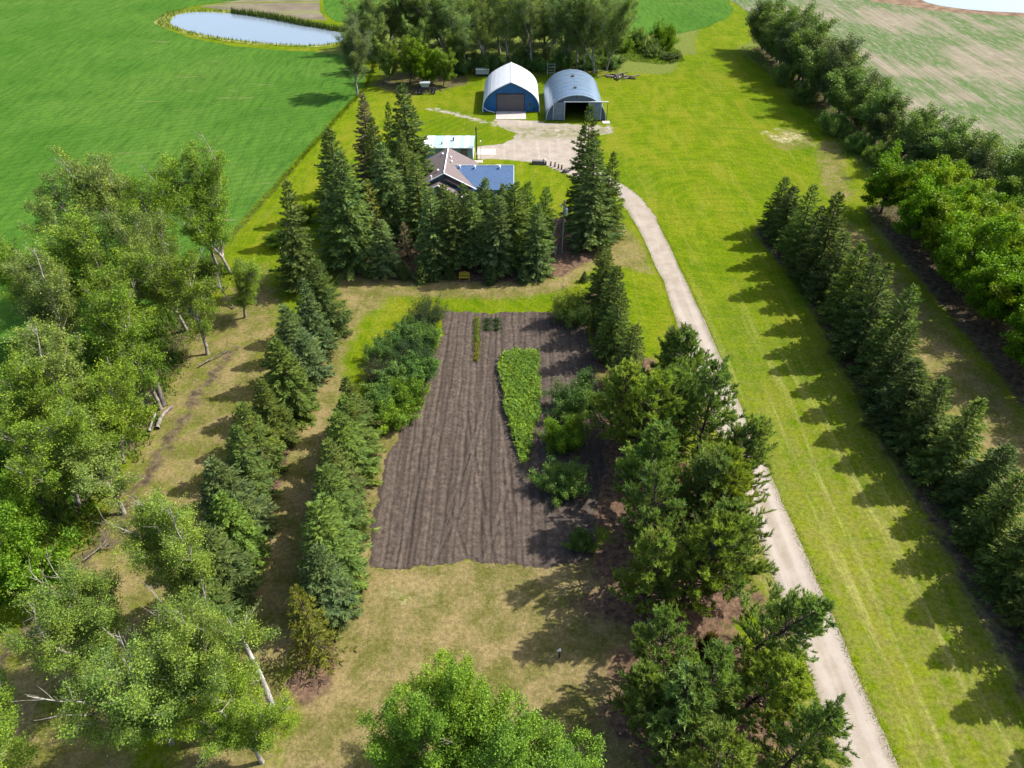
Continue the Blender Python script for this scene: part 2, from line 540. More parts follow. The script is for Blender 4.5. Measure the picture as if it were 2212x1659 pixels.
# ------------------------------------------------------------------ fields and water
m = NT('green_crop')
d0 = m.noise(.02, 3, .55)
rows = m.node('ShaderNodeTexWave', wave_type='BANDS', bands_direction='X')
m.l.new(m.mapped((1, 1, 1), 1.15), rows.inputs['Vector'])
rows.inputs['Scale'].default_value = .16
rows.inputs['Distortion'].default_value = 5.5
rows.inputs['Detail'].default_value = 3
rows.inputs['Detail Scale'].default_value = .35
c = m.mix(m.ramp(m.noise(.06, 4, .6), .3, .7), (0.042, 0.108, 0.012), (0.062, 0.134, 0.017))
c = m.mix(m.math('MULTIPLY', m.ramp(d0, .45, .7), .45), c, (0.085, 0.140, 0.024))
c = m.mix(m.math('MULTIPLY', m.ramp(rows.outputs['Fac'], .70, .95), .26), c, (0.0169, 0.0553, 0.0078))
c = m.mix(m.math('MULTIPLY', m.ramp(m.noise(1.0, 4, .7, m.mapped((.9, .14, 1), 1.0)), .40, .72), .6), c, (0.0182, 0.0572, 0.0078))
bare = m.math('MULTIPLY', m.ramp(m.noise(1.0, 3, .6, m.mapped((.05, .5, 1), -.42)), .63, .71), m.ramp(m.noise(.021, 2, .5), .50, .60))
c = m.mix(m.math('MULTIPLY', bare, .75), c, (0.1950, 0.1560, 0.0910))
m.bump(m.math('ADD', m.noise(3.5, 4, .75), m.math('MULTIPLY', m.noise(.5, 3), 1.5)), .7, .25)
mat_crop = m.fin(c, 1.0, .02)

POND = chaikin(gpoly([(366, 47), (380, 31), (430, 26), (500, 29), (570, 38), (650, 54), (752, 73), (748, 88), (690, 99), (600, 96), (500, 86), (420, 71), (374, 57)]), 2)
crop_left = [(-62.6, 12), (-56.6, 40), (-52.1, 66), (-45.7, 101), (-41.9, 130), (-38.5, 157), (-35.7, 176), (-37, 192), (-46, 203), (-55, 206)] + gpoly([(690, 112), (600, 109), (500, 99), (420, 84), (355, 62), (340, 40), (390, 20), (440, 10), (520, 0)]) + [(-115, 330), (-300, 420), (-700, 400), (-700, -60), (-75, -60)]
sheet('crop_field_west', rough_poly(crop_left, 1.2, .25, 3), .05, mat_crop)
crop_far = gpoly([(700, 6), (702, 28), (716, 42), (752, 52), (860, 62), (1000, 70), (1370, 76), (1470, 72), (1530, 58), (1570, 40), (1586, 20), (1575, 6)]) + [(80, 300), (70, 420), (-60, 420), (-72, 300)]
sheet('crop_field_north', rough_poly(crop_far, 1.2, .25, 9), .05, mat_crop)

m = NT('bare_field_soil')
c = m.mix(m.ramp(m.noise(.09, 5, .65), .35, .7), (0.0975, 0.0813, 0.0553), (0.1560, 0.1300, 0.0910))
c = m.mix(m.math('MULTIPLY', m.ramp(m.noise(1, 4, .6, m.mapped((.03, .3, 1), .2)), .5, .64), .8), c, (0.1300, 0.1625, 0.0260))
sheet('fallow_field', rough_poly(gpoly([(430, 14), (470, 8), (690, 4), (692, 28), (705, 44), (640, 42), (560, 30), (480, 21)]) + [(-70, 300), (-75, 420), (-240, 420), (-190, 300)][:0] + [], 1.0, .3, 4), .03, m.fin(c, .95, .1))
far_soil = gpoly([(440, 6), (690, 3)]) + [(-80, 330), (-90, 480), (-300, 480), (-150, 320)]
sheet('fallow_field_beyond', far_soil, .026, m.m)

m = NT('stubble_field_soil')
ang = .62
long1 = m.noise(1, 5, .65, m.mapped((.30, .016, 1), ang))
long2 = m.noise(1, 4, .6, m.mapped((1.4, .05, 1), ang))
patch = m.noise(.035, 4, .6)
c = m.mix(m.ramp(long2, .35, .65), (0.145, 0.127, 0.088), (0.200, 0.177, 0.128))
c = m.mix(m.math('MULTIPLY', m.ramp(m.noise(.3, 5, .7), .5, .7), .6), c, (0.2600, 0.2307, 0.1658))
gmask = m.ramp(m.math('ADD', m.math('MULTIPLY', long1, .55), m.math('MULTIPLY', patch, .95)), .63, .83)
gmask = m.math('MULTIPLY', gmask, m.ramp(m.noise(1, 3, .7, m.mapped((1.2, .25, 1), ang)), .28, .58))
c = m.mix(m.math('MULTIPLY', gmask, .85), c, (0.0403, 0.0975, 0.0182))
m.bump(m.noise(1.5, 4, .7), .6, .2)
mat_stub = m.fin(c, 1.0, .02)
stub = [(74, 262), (78, 235), (80, 210), (80, 185), (80, 160), (82, 140), (90, 122), (98, 104), (104, 80), (108, 40), (130, -60), (900, -60), (900, 420), (74, 420)]
sheet('stubble_field_east', rough_poly(stub, 1.5, .5, 6), .05, mat_stub)

m = NT('pond_water')
m.bump(m.noise(1.2, 3, .6), .03, .05)
mat_water = m.fin((0.15, 0.185, 0.215), .09, .7)
o = sheet('pond_water', rough_poly(POND, 1.0, .12, 2), .075, mat_water)
slough = chaikin(gpoly([(1985, -2), (2010, 9), (2070, 19), (2140, 25), (2230, 29), (2330, 30), (2420, 10), (2300, -20)]) + [(270, 330), (170, 330)], 1)
sheet('slough_water', slough, .09, mat_water)
m = NT('reed_margin_soil')
c = m.mix(m.ramp(m.noise(.3, 4), .35, .65), (0.1040, 0.0650, 0.0390), (0.1820, 0.1235, 0.0780))
sheet('slough_margin', rough_poly(chaikin(gpoly([(1855, 0), (1960, 13), (2010, 22), (2080, 29), (2140, 33), (2230, 36), (2350, 38), (2480, 10), (2300, -40)]) + [(290, 350), (150, 345)], 1), 1.5, .3, 8), .07, m.fin(c, .95, .1))
m = NT('pond_bank_grass')
c = m.mix(m.ramp(m.noise(.5, 5, .7), .35, .65), (0.1300, 0.1690, 0.0195), (0.2210, 0.2210, 0.0650))
c = m.mix(m.math('MULTIPLY', m.ramp(m.noise(.13, 3), .5, .65), .8), c, (0.0780, 0.1430, 0.0097))
ctr = POND.mean(0)
bank = np.array([p + (p - ctr) / np.linalg.norm(p - ctr) * (2.4 + (2.5 if p[1] > ctr[1] else 0.0)) for p in POND])
sheet('pond_bank', rough_poly(bank, 1.0, .5, 12), .06, m.fin(c, .95, .1))

# ------------------------------------------------------------------ garden plot: tilled soil with wheel furrows
m = NT('tilled_garden_soil')
st = m.noise(1, 4, .6, m.mapped((1.1, .03, 1), -.03))
c = m.mix(m.ramp(m.noise(1.5, 5, .7), .35, .68), (0.050, 0.039, 0.031), (0.098, 0.077, 0.062))
c = m.mix(m.math('MULTIPLY', m.ramp(st, .45, .62), .65), c, (0.036, 0.028, 0.023))
c = m.mix(m.math('MULTIPLY', m.ramp(m.noise(7, 3, .75), .52, .72), .55), c, (0.140, 0.112, 0.090))
c = m.mix(m.math('MULTIPLY', m.ramp(m.noise(7, 3, .75, m.mapped((1, 1, 1), 2.0)), .55, .72), .6), c, (0.0325, 0.0260, 0.0234))
m.bump(m.math('ADD', m.noise(8, 3, .7), m.math('MULTIPLY', m.noise(2.5, 3), 1.0)), .6, .10)
mat_gsoil = m.fin(c, 1.0, .03)
gX, gY = np.arange(-15, 12, .12), np.arange(37, 82, .16)
xx, yy = np.meshgrid(gX, gY)
zz = np.full(xx.shape, .035)
zz += .010 * np.sin(xx * 5.2 + .8 * np.sin(yy * .15)) + rng.normal(0, .016, xx.shape)
FUR = [(-12.2, -.02, .0), (-11.0, -.015, .1), (-9.9, .0, .2), (-8.9, .02, .1), (-7.8, .01, .3), (-6.5, .015, .15), (-5.4, .015, .2), (-4.2, .0, .3), (-3.1, .0, .2), (-2.2, -.01, .2), (-1.0, -.03, .1), (.6, -.02, .2), (1.7, .0, .15), (3.2, .01, .2), (4.5, .0, .2), (6.2, .0, .2)]
for x0, sl, wv in FUR:
    xc = x0 + sl * (yy - 55) + wv * np.sin(yy * .13 + x0) + .06 * np.sin(yy * .9 + x0 * 5)
    d = xx - xc
    dp_ = .09 + .09 * abs(math.sin(x0 * 7.3))
    zz -= dp_ * np.exp(-(d / .13) ** 2)
    zz += .04 * np.exp(-((d - .26) / .13) ** 2) + .03 * np.exp(-((d + .26) / .13) ** 2)
for (xa, ya, xb, yb) in [(-5.6, 62, -1.5, 39), (-3.2, 62, -4.9, 47), (-4.9, 47, -7.5, 39), (-3.6, 58, -6.2, 46), (-6.2, 46, -3.6, 38.5), (-8.6, 66, -10.2, 39), (-1.2, 60, .9, 39), (-.2, 50, -2.6, 39)]:
    t = np.clip((yy - ya) / (yb - ya), 0, 1)
    d = xx - (xa + (xb - xa) * t)
    on = ((yy <= max(ya, yb)) & (yy >= min(ya, yb)))
    zz -= (.11 * np.exp(-(d / .14) ** 2) - .05 * np.exp(-((np.abs(d) - .34) / .14) ** 2)) * on
for x0 in (-11.6, -9.4, -7.2, -6.0, -3.7, -2.7, -.2, 2.4, 3.9):
    d = xx - x0 - .06 * np.sin(yy * .3 + x0)
    zz += .03 * (np.abs(d) < .42) * np.sign(np.sin(yy * 9.5 + np.abs(d) * 7))
P2 = np.stack([xx.ravel(), yy.ravel()], 1)
ins = poly_sd(P2, rough_poly(GARDEN, .4, .42, 21))
zz += .03
zz = np.maximum(zz, .012)
zz = np.where(ins.reshape(zz.shape) < .25, .012 + (zz - .012) * .3, zz)
nyg, nxg = xx.shape
idx = (np.arange(nyg - 1)[:, None] * nxg + np.arange(nxg - 1)[None, :]).ravel()
keep = ins.reshape(xx.shape)[:-1, :-1].ravel() > 0
idx = idx[keep]
faces = np.stack([idx, idx + 1, idx + 1 + nxg, idx + nxg], 1)
used = np.unique(faces)
remap = np.full(nyg * nxg, -1)
remap[used] = np.arange(len(used))
V3 = np.stack([xx.ravel(), yy.ravel(), zz.ravel()], 1)[used]
o = link('garden_soil', mesh('garden_soil', V3, remap[faces], mat_gsoil, True))
o['kind'] = 'structure'

# ------------------------------------------------------------------ foliage and bark materials
def leaf_material(name, spread, yellow, trans, rough=.5, brown=0.0):
    m = NT(name)
    oi = m.node('ShaderNodeObjectInfo')
    r = m.attr('rnd')
    base = oi.outputs['Color']
    k = m.node('ShaderNodeMapRange')
    m.set(k.inputs[0], r)
    k.inputs[3].default_value = 1 - spread
    k.inputs[4].default_value = 1 + spread
    c = m.mix(1.0, base, k.outputs[0], 'MULTIPLY')
    c = m.mix(m.math('MULTIPLY', m.ramp(r, .72, 1.0), yellow), c, m.mix(1.0, base, (1.9, 1.45, .8), 'MULTIPLY'))
    tc = m.node('ShaderNodeTexCoord')
    n = m.noise(.42, 3, .6, tc.outputs['Object'])
    c = m.mix(m.ramp(n, .35, .68), m.mix(1.0, c, (.84, .88, .92), 'MULTIPLY'), m.mix(1.0, c, (1.22, 1.12, .85), 'MULTIPLY'))
    if brown:
        bm = m.ramp(m.math('ADD', m.noise(.7, 3, .6, tc.outputs['Object']), m.math('MULTIPLY', m.math('SUBTRACT', oi.outputs['Random'], .5), .16)), .58, .70)
        c = m.mix(m.math('MULTIPLY', bm, brown), c, (.105, .083, .038))
    m.fin(c, rough, .08)
    tb = m.node('ShaderNodeBsdfTranslucent')
    m.l.new(m.mix(1.0, c, (1.5, 1.55, .6), 'MULTIPLY'), tb.inputs[0])
    ms = m.node('ShaderNodeMixShader')
    ms.inputs[0].default_value = trans
    m.l.new(m.b.outputs[0], ms.inputs[1])
    m.l.new(tb.outputs[0], ms.inputs[2])
    m.l.new(ms.outputs[0], m.out.inputs[0])
    return m.m


MAT_LEAF = leaf_material('broad_leaf', .45, .32, .30, .42)
MAT_NEEDLE = leaf_material('conifer_needle', .48, .35, .34, .5, .6)


def bark(name, a, b, sc_=6.0):
    m = NT(name)
    tc = m.node('ShaderNodeTexCoord')
    v = m.mapped((1, 1, .35), 0, tc.outputs['Object'])
    n = m.noise(sc_, 4, .7, v)
    c = m.mix(m.ramp(n, .38, .62), a, b)
    m.bump(n, .6, .03)
    return m.fin(c, .9, .15)


BARK_POPLAR = bark('poplar_bark', (0.1300, 0.1137, 0.0910), (0.3250, 0.2990, 0.2535), 3.0)
BARK_DARK = bark('grey_brown_bark', (0.0358, 0.0273, 0.0215), (0.1040, 0.0813, 0.0650))
BARK_OLD = bark('old_grey_bark', (0.0715, 0.0598, 0.0494), (0.1755, 0.1527, 0.1300), 5.0)
DEADWOOD = bark('bleached_deadwood', (0.0975, 0.0813, 0.0650), (0.2340, 0.2080, 0.1820), 5.0)


def unit(v):
    return v / (np.linalg.norm(v, axis=-1, keepdims=True) + 1e-9)


def leaf_quads(C, size, r, up=.35, aspect=.62):
    """one folded diamond leaf per centre"""
    n = len(C)
    nrm = unit(r.normal(size=(n, 3)) + np.array([0, 0, up]))
    a = unit(np.cross(nrm, r.normal(size=(n, 3))))
    b = np.cross(nrm, a)
    s = size * r.uniform(.65, 1.3, n)[:, None]
    return np.stack([C - a * s * .55, C + b * s * .5 * aspect, C + a * s * .6, C - b * s * .5 * aspect], 1)


class Wood:
    def __init__(self):
        self.mb = MB()

    def limb(self, pts, r0, r1, sides=5):
        n = len(pts)
        self.mb.tube([Vector(p) for p in pts], [r0 + (r1 - r0) * (i / (n - 1)) ** .8 for i in range(n)], sides, False)

    def mesh(self, name, mat):
        return mesh(name, self.mb.v, self.mb.f, mat, True)


def curve(p, d, L, n, r, bend=(0, 0, .0), wob=.08):
    """polyline from p along d, bending towards 'bend'"""
    p, d = np.array(p, float), np.array(d, float)
    d /= np.linalg.norm(d)
    out = [p.copy()]
    for i in range(n):
        d = d + np.array(bend) / n + r.normal(0, wob, 3)
        d /= np.linalg.norm(d)
        p = p + d * L / n
        out.append(p.copy())
    return np.array(out)


def at_t(pts, t):
    x = t * (len(pts) - 1)
    i = min(int(x), len(pts) - 2)
    f = x - i
    return pts[i] * (1 - f) + pts[i + 1] * f, unit(pts[i + 1] - pts[i])


def side_dir(axis, ang, az):
    axis = unit(np.array(axis, float))
    a = np.cross(axis, [0.0, 0.0, 1.0])
    if np.linalg.norm(a) < .05:
        a = np.array([1.0, 0, 0])
    a = unit(a)
    b = np.cross(axis, a)
    return axis * math.cos(ang) + (a * math.cos(az) + b * math.sin(az)) * math.sin(ang)


def make_spruce(name, seed, h=11.0, R=2.7, skirt=.05, droop=.5, dens=1.0, tw=.15, power=.8, shag=1.0):
    r = np.random.default_rng(seed)
    w = Wood()
    w.limb([(0, 0, -.1), (r.normal(0, .04), r.normal(0, .04), h * .5), (0, 0, h * .99)], .018 * h, .02, 6)
    B, D, L, Wd = [], [], [], []
    z = skirt * h
    az0 = 0.0
    while z < h * .975:
        f = (z / h - skirt) / (1 - skirt)
        prof = (1 - f) ** power * (.55 + .45 * min(1, f / .10 + .35)) if f < .1 else (1 - f) ** power
        nb = int(max(5, round((5 + 8 * (1 - f)) * dens)))
        for k in range(nb):
            az = az0 + 2 * math.pi * k / nb + r.normal(0, .22)
            bl = R * prof * r.uniform(.70, 1.10) + .10
            if r.random() < .06:
                bl *= 1.18
            zz = z + r.normal(0, .13)
            el = math.radians(-8 - 26 * droop * (1 - f) + 42 * max(0, f - .55) / .45) + r.normal(0, .09)
            d0 = np.array([math.cos(az) * math.cos(el), math.sin(az) * math.cos(el), math.sin(el)])
            nseg = max(3, int(bl / .20 * dens))
            pts = curve((0, 0, zz), d0, bl, 5, r, (0, 0, .22 + .25 * droop), .03)
            if bl > .8 and k % 2 == 0:
                w.limb(pts[:4], .012 + .012 * bl, .006, 3)
            for s in range(nseg):
                t = .16 + .84 * (s + r.random() * .7) / nseg
                t = min(t, 1.0)
                p, ax = at_t(pts, t)
                tl = (.26 + .36 * min(1, bl / 2.0) * (1 - t * .55)) * r.uniform(.75, 1.2) * shag
                side = np.array([-ax[1], ax[0], 0.0])
                for sg in (-1, 1):
                    dd = ax * .75 + side * sg * r.uniform(.55, .95) + np.array([0, 0, -.30 * droop + r.normal(0, .16)])
                    B.append(p); D.append(dd); L.append(tl); Wd.append(tw)
                if s % 2:
                    B.append(p); D.append(ax * .8 + side * r.normal(0, .3) + np.array([0, 0, r.choice([-.7, .35])])); L.append(tl * .8); Wd.append(tw)
            B.append(pts[-2]); D.append(pts[-1] - pts[-2]); L.append(.34 * shag + bl * .05); Wd.append(tw)
        z += (.34 + .22 * (1 - f)) / max(.7, dens) * (h / 11) ** .5
        az0 += 1.1
    for k in range(5):
        B.append(np.array([0, 0, h * .955])); D.append(np.array([r.normal(0, .25), r.normal(0, .25), 1.0])); L.append(.06 * h * .8); Wd.append(tw * .8)
    B, D, L, Wd = np.array(B), unit(np.array(D)), np.array(L)[:, None], np.array(Wd)[:, None]
    V, rnd = [], []
    tone = r.random(len(B))
    a0 = unit(np.cross(D, np.array([0, 0, 1.0]) + r.normal(0, .35, D.shape)))
    b0 = np.cross(D, a0)
    for ax in (a0, b0):
        wv = Wd * r.uniform(.7, 1.25, (len(B), 1)) * (1.0 if ax is a0 else .75)
        mid = B + D * L * .42
        V.append(np.stack([B, mid + ax * wv * .5, B + D * L, mid - ax * wv * .5], 1))
        rnd.append(tone)
    V = np.concatenate(V)
    return (w.mesh(name + '_trunk', BARK_DARK), quads_mesh(name + '_crown', V, MAT_NEEDLE, {'rnd': np.concatenate(rnd)}), h, R)


def make_pine(name, seed, h=12.0, R=3.6, low=.14, dens=1.0):
    """feathery pine: ascending whorled limbs clothed in long upward needle sprays"""
    r = np.random.default_rng(seed)
    w = Wood()
    tr_ = curve((0, 0, -.1), (r.normal(0, .04), r.normal(0, .04), 1), h * .97, 9, r, (0, 0, 0), .04)
    w.limb(tr_, .17, .03, 7)
    B, D, L, T = [], [], [], []
    f = low
    az0 = 0.0
    while f < .97:
        g = (f - low) / (1 - low)
        prof = (1 - g) ** .62 * (.62 + .38 * min(1, g / .22))
        nb = max(4, int(round((4 + 4.5 * (1 - g)) * dens)))
        for k in range(nb):
            if r.random() < .10:
                continue
            p, ax = at_t(tr_, min(.985, f + r.normal(0, .012)))
            az = az0 + 2 * math.pi * k / nb + r.normal(0, .3)
            bl = R * prof * r.uniform(.62, 1.15) + .25
            el = math.radians(8 + 42 * g) + r.normal(0, .12)
            d = np.array([math.cos(az) * math.cos(el), math.sin(az) * math.cos(el), math.sin(el)])
            pts = curve(p, d, bl, 6, r, (0, 0, .55), .07)
            w.limb(pts, .018 + .013 * bl, .008, 4)
            tone = r.random()
            ns = int(3 + bl * 3.4)
            for s_ in range(ns):
                t = .30 + .70 * (s_ + r.random()) / ns
                q, qx = at_t(pts, min(1, t))
                sd_ = side_dir(qx, r.uniform(.35, .85), r.uniform(0, 6.28))
                sl = (.35 + .5 * (1 - t * .5)) * r.uniform(.6, 1.2)
                sp = curve(q, sd_ + np.array([0, 0, .35]), sl, 3, r, (0, 0, .5), .08)
                if s_ % 2 == 0:
                    w.limb(sp, .009, .004, 3)
                for j in range(7):
                    c, cx = at_t(sp, min(1, .15 + .85 * (j + r.random()) / 7))
                    for e in range(4):
                        dd = unit(cx * 1.0 + r.normal(0, .42, 3) + np.array([0, 0, .35]))
                        B.append(c); D.append(dd); L.append(r.uniform(.22, .42)); T.append(tone * .6 + r.random() * .4)
        f += (.030 + .022 * (1 - g)) / dens
        az0 += 1.0
    B, D, L, T = np.array(B), np.array(D), np.array(L)[:, None], np.array(T)
    ax = unit(np.cross(D, r.normal(size=B.shape)))
    mid = B + D * L * .4
    wv = .06
    V = np.stack([B, mid + ax * wv * .5, B + D * L, mid - ax * wv * .5], 1)
    return (w.mesh(name + '_trunk', BARK_DARK), quads_mesh(name + '_crown', V, MAT_NEEDLE, {'rnd': T}), h, R)


def make_broadleaf(name, seed, h=15.0, R=4.2, leaders=2, fork=.25, low=.16, ang=(.55, .95), lift=.55, nprim=20, nsec=8, ncl=4, nleaf=17, lsize=.20, csig=.30,
                   barkmat=None, tr_r=.20, bare=0, top_round=.75, wob=.07):
    r = np.random.default_rng(seed)
    w = Wood()
    C, T = [], []
    stems = []
    main = curve((0, 0, -.1), (r.normal(0, .05), r.normal(0, .05), 1), h * .93, 9, r, (0, 0, .05), .05)
    stems.append((main, tr_r, 0.0))
    for k in range(leaders - 1):
        p, ax = at_t(main, fork * r.uniform(.6, 1.3))
        d = side_dir(ax, r.uniform(.28, .5), k * 2.4 + r.uniform(0, 1.5) + seed)
        stems.append((curve(p, d, h * r.uniform(.6, .78) * (1 - fork * .4), 8, r, (0, 0, .75), .05), tr_r * .68, .12))
    for st, rad, s0 in stems:
        w.limb(st, rad, .03, 7)
        sh = h if rad == tr_r else h * .8
        np_ = int(nprim * (1 if rad == tr_r else .7))
        for i in range(np_):
            f = max(low * (.6 if s0 else 1), .05) + (1 - low) * (i + r.random()) / np_
            f = min(f, .985)
            p, ax = at_t(st, f)
            rel = min(1, p[2] / h)
            env = R * max(.18, math.sin(math.pi * min(1, (rel * top_round + .16))) ** .8)
            bl = env * r.uniform(.55, 1.05) / max(.6, math.sin(ang[1])) * (.8 if s0 else 1)
            d = side_dir(ax, r.uniform(*ang), i * 2.399 + r.normal(0, .4))
            pts = curve(p, d, bl, 6, r, (0, 0, lift), wob)
            w.limb(pts, max(.02, rad * .38 * (1 - f * .6)), .010, 5)
            ns = int(max(3, nsec * bl / 3.2))
            for s in range(ns):
                t = .28 + .72 * (s + r.random()) / ns
                q, qx = at_t(pts, min(1, t))
                sd = side_dir(qx, r.uniform(.45, 1.0), r.uniform(0, 6.28))
                sl = bl * .34 * r.uniform(.5, 1.1) * (1.15 - t * .5)
                sp = curve(q, sd, sl, 3, r, (0, 0, lift * .8), .12)
                w.limb(sp, .014, .005, 3)
                for k in range(ncl):
                    cpt, _ = at_t(sp, min(1, .25 + .75 * (k + r.random()) / ncl))
                    n = int(nleaf * r.uniform(.4, 1.5))
                    C.append(cpt + r.normal(0, csig, (n, 3)) * np.array([1, 1, .75]))
                    T.append(np.clip(np.full(n, r.random()) + r.normal(0, .2, n), 0, 1))
            C.append(pts[-1] + r.normal(0, csig, (nleaf, 3)))
            T.append(r.random(nleaf))
        C.append(st[-1] + r.normal(0, csig * 1.3, (nleaf * 2, 3)))
        T.append(r.random(nleaf * 2))
    for k in range(bare):
        p, ax = at_t(stems[k % len(stems)][0], r.uniform(.55, .98))
        d = side_dir(ax, r.uniform(.2, .75), r.uniform(0, 6.28))
        L = R * r.uniform(.6, 1.15)
        pts = curve(p, d, L, 6, r, (0, 0, .5), .09)
        w.limb(pts, .085, .014, 5)
        for j in range(5):
            q, qx = at_t(pts, r.uniform(.3, .95))
            w.limb(curve(q, side_dir(qx, r.uniform(.35, .8), r.uniform(0, 6.28)), L * r.uniform(.2, .42), 3, r, (0, 0, .4), .1), .022, .008, 3)
    C, T = np.concatenate(C), np.concatenate(T)
    ok = C[:, 2] > .12
    C, T = C[ok], T[ok]
    V = leaf_quads(C, lsize, r)
    return (w.mesh(name + '_trunk', barkmat or BARK_POPLAR), quads_mesh(name + '_crown', V, MAT_LEAF, {'rnd': T}), h, R)


def make_shrub(name, seed, h=3.2, R=2.3, nstem=30, lsize=.15, nleaf=32, fuzz=.2, erect=.5, barkmat=None):
    r = np.random.default_rng(seed)
    w = Wood()
    C, T = [], []
    for i in range(nstem):
        az = i * 2.399 + r.normal(0, .2)
        rr = math.sqrt((i + .5) / nstem)
        el = math.radians(90 - 58 * rr)
        d = np.array([math.cos(az) * math.cos(el), math.sin(az) * math.cos(el), math.sin(el)])
        L = (h * (1 - rr) + math.hypot(R, h * .55) * rr) * r.uniform(.72, 1.08)
        pts = curve((math.cos(az) * rr * R * .25, math.sin(az) * rr * R * .25, -.03), d, L, 6, r, (0, 0, erect * .4 - .15 * rr), .09)
        w.limb(pts, .03, .008, 4)
        for s in range(7):
            q, qx = at_t(pts, min(1, .22 + .78 * (s + r.random()) / 7))
            sp = curve(q, side_dir(qx, r.uniform(.4, 1.1), r.uniform(0, 6.28)), L * .24 * r.uniform(.5, 1.1), 3, r, (0, 0, erect * .5), .12)
            w.limb(sp, .01, .004, 3)
            for k in range(3):
                cpt, _ = at_t(sp, min(1, .3 + .7 * (k + r.random()) / 3))
                n = int(nleaf * r.uniform(.4, 1.5))
                C.append(cpt + r.normal(0, fuzz, (n, 3)))
                T.append(np.clip(np.full(n, r.random()) + r.normal(0, .2, n), 0, 1))
    C, T = np.concatenate(C), np.concatenate(T)
    ok = C[:, 2] > .05
    V = leaf_quads(C[ok], lsize, r, .3, .55)
    return (w.mesh(name + '_stems', barkmat or BARK_DARK), quads_mesh(name + '_leaves', V, MAT_LEAF, {'rnd': T[ok]}), h, R)


SPRUCE = [make_spruce('spruce_a', 1), make_spruce('spruce_b', 2, droop=.8, R=2.9, power=.72), make_spruce('spruce_c', 3, droop=.3, R=2.5, power=.9),
          make_spruce('spruce_d', 4, droop=.6, R=2.8, skirt=.03, tw=.17, power=.7, shag=1.15), make_spruce('spruce_e', 5, droop=.9, R=2.6, skirt=.02, tw=.17, power=.66)]
TALL = [make_spruce('tall_spruce_a', 21, h=16, R=3.6, droop=.7, skirt=.04, power=.72, dens=.95, tw=.19, shag=1.2), make_spruce('tall_spruce_b', 22, h=16, R=3.3, droop=.5, skirt=.06, power=.8, dens=.95, tw=.19, shag=1.15)]
LIMBED = [make_spruce('limbed_spruce_a', 31, h=12, R=2.2, skirt=.16, droop=.5, power=.62, tw=.17), make_spruce('limbed_spruce_b', 32, h=12, R=2.3, skirt=.07, droop=.7, power=.58, tw=.17)]
SPARSE = [make_spruce('sparse_spruce', 41, h=11, R=2.5, skirt=.06, droop=.5, dens=.62, tw=.13)]
PINE = [make_pine('pine_a', 51), make_pine('pine_b', 52, R=3.3, low=.2), make_pine('pine_c', 53, R=3.9, low=.10, dens=.9), make_pine('pine_d', 54, h=12, R=3.4, low=.16, dens=.8)]
PK = dict(low=.14, ang=(.38, .78), lift=.85, nprim=22, nsec=7, ncl=2, nleaf=34, csig=.25, lsize=.152, wob=.10, top_round=.70)
POPLAR = [make_broadleaf('poplar_a', 61, h=16, R=3.9, bare=6, leaders=3, **PK), make_broadleaf('poplar_b', 62, h=16, leaders=3, R=3.6, bare=3, **PK), make_broadleaf('poplar_c', 63, h=16, leaders=4, R=4.3, fork=.18, bare=12, **PK),
          make_broadleaf('poplar_d', 64, h=16, leaders=2, R=3.3, bare=2, **PK)]
NK = dict(low=.16, ang=(.38, .85), lift=.8, nprim=24, nsec=9, ncl=2, nleaf=42, lsize=.128, csig=.25, wob=.10, tr_r=.24, top_round=.70)
NEARPOP = [make_broadleaf('near_poplar_a', 71, h=15, R=4.3, leaders=4, fork=.22, bare=14, **NK), make_broadleaf('near_poplar_b', 72, h=15, R=4.1, leaders=4, fork=.3, bare=18, **NK)]
DENSE = [make_broadleaf('loose_ash_a', 81, h=15, R=4.2, leaders=4, fork=.25, low=.15, ang=(.4, .9), lift=.8, nprim=24, nsec=9, ncl=2, nleaf=44, lsize=.145, csig=.25, wob=.10, barkmat=BARK_OLD, top_round=.70, bare=2)]
MAPLE = [make_broadleaf('maple_a', 91, h=9, R=5.0, leaders=4, fork=.16, low=.16, ang=(.7, 1.25), lift=.25, nprim=15, nsec=8, ncl=3, nleaf=28, lsize=.23, csig=.27, barkmat=BARK_DARK, top_round=.62),
         make_broadleaf('maple_b', 92, h=9, R=4.6, leaders=3, fork=.2, low=.14, ang=(.7, 1.2), lift=.35, nprim=16, nsec=8, ncl=3, nleaf=27, lsize=.23, csig=.27, barkmat=BARK_DARK, top_round=.62)]
BELT = [make_broadleaf('belt_a', 95, h=9, R=3.7, leaders=4, fork=.1, low=.10, ang=(.4, .85), lift=.6, nprim=14, nsec=8, ncl=4, nleaf=14, lsize=.21, csig=.30, barkmat=BARK_OLD, top_round=.66, bare=2),
        make_broadleaf('belt_b', 96, h=9, R=3.4, leaders=5, fork=.08, low=.08, ang=(.4, .8), lift=.7, nprim=12, nsec=8, ncl=4, nleaf=14, lsize=.21, csig=.30, barkmat=BARK_OLD, top_round=.66)]
SHRUB = [make_shrub('shrub_a', 101), make_shrub('shrub_b', 102, h=3.4, R=2.1, fuzz=.16, erect=.8), make_shrub('shrub_c', 103, h=2.6, R=2.4, lsize=.17)]
FINE = [make_shrub('fine_shrub', 105, h=3.6, R=2.6, nstem=34, lsize=.11, nleaf=30, fuzz=.24, erect=.9)]
LOWPINE = [make_pine('low_pine', 55, h=5.0, R=2.2, low=.05)]

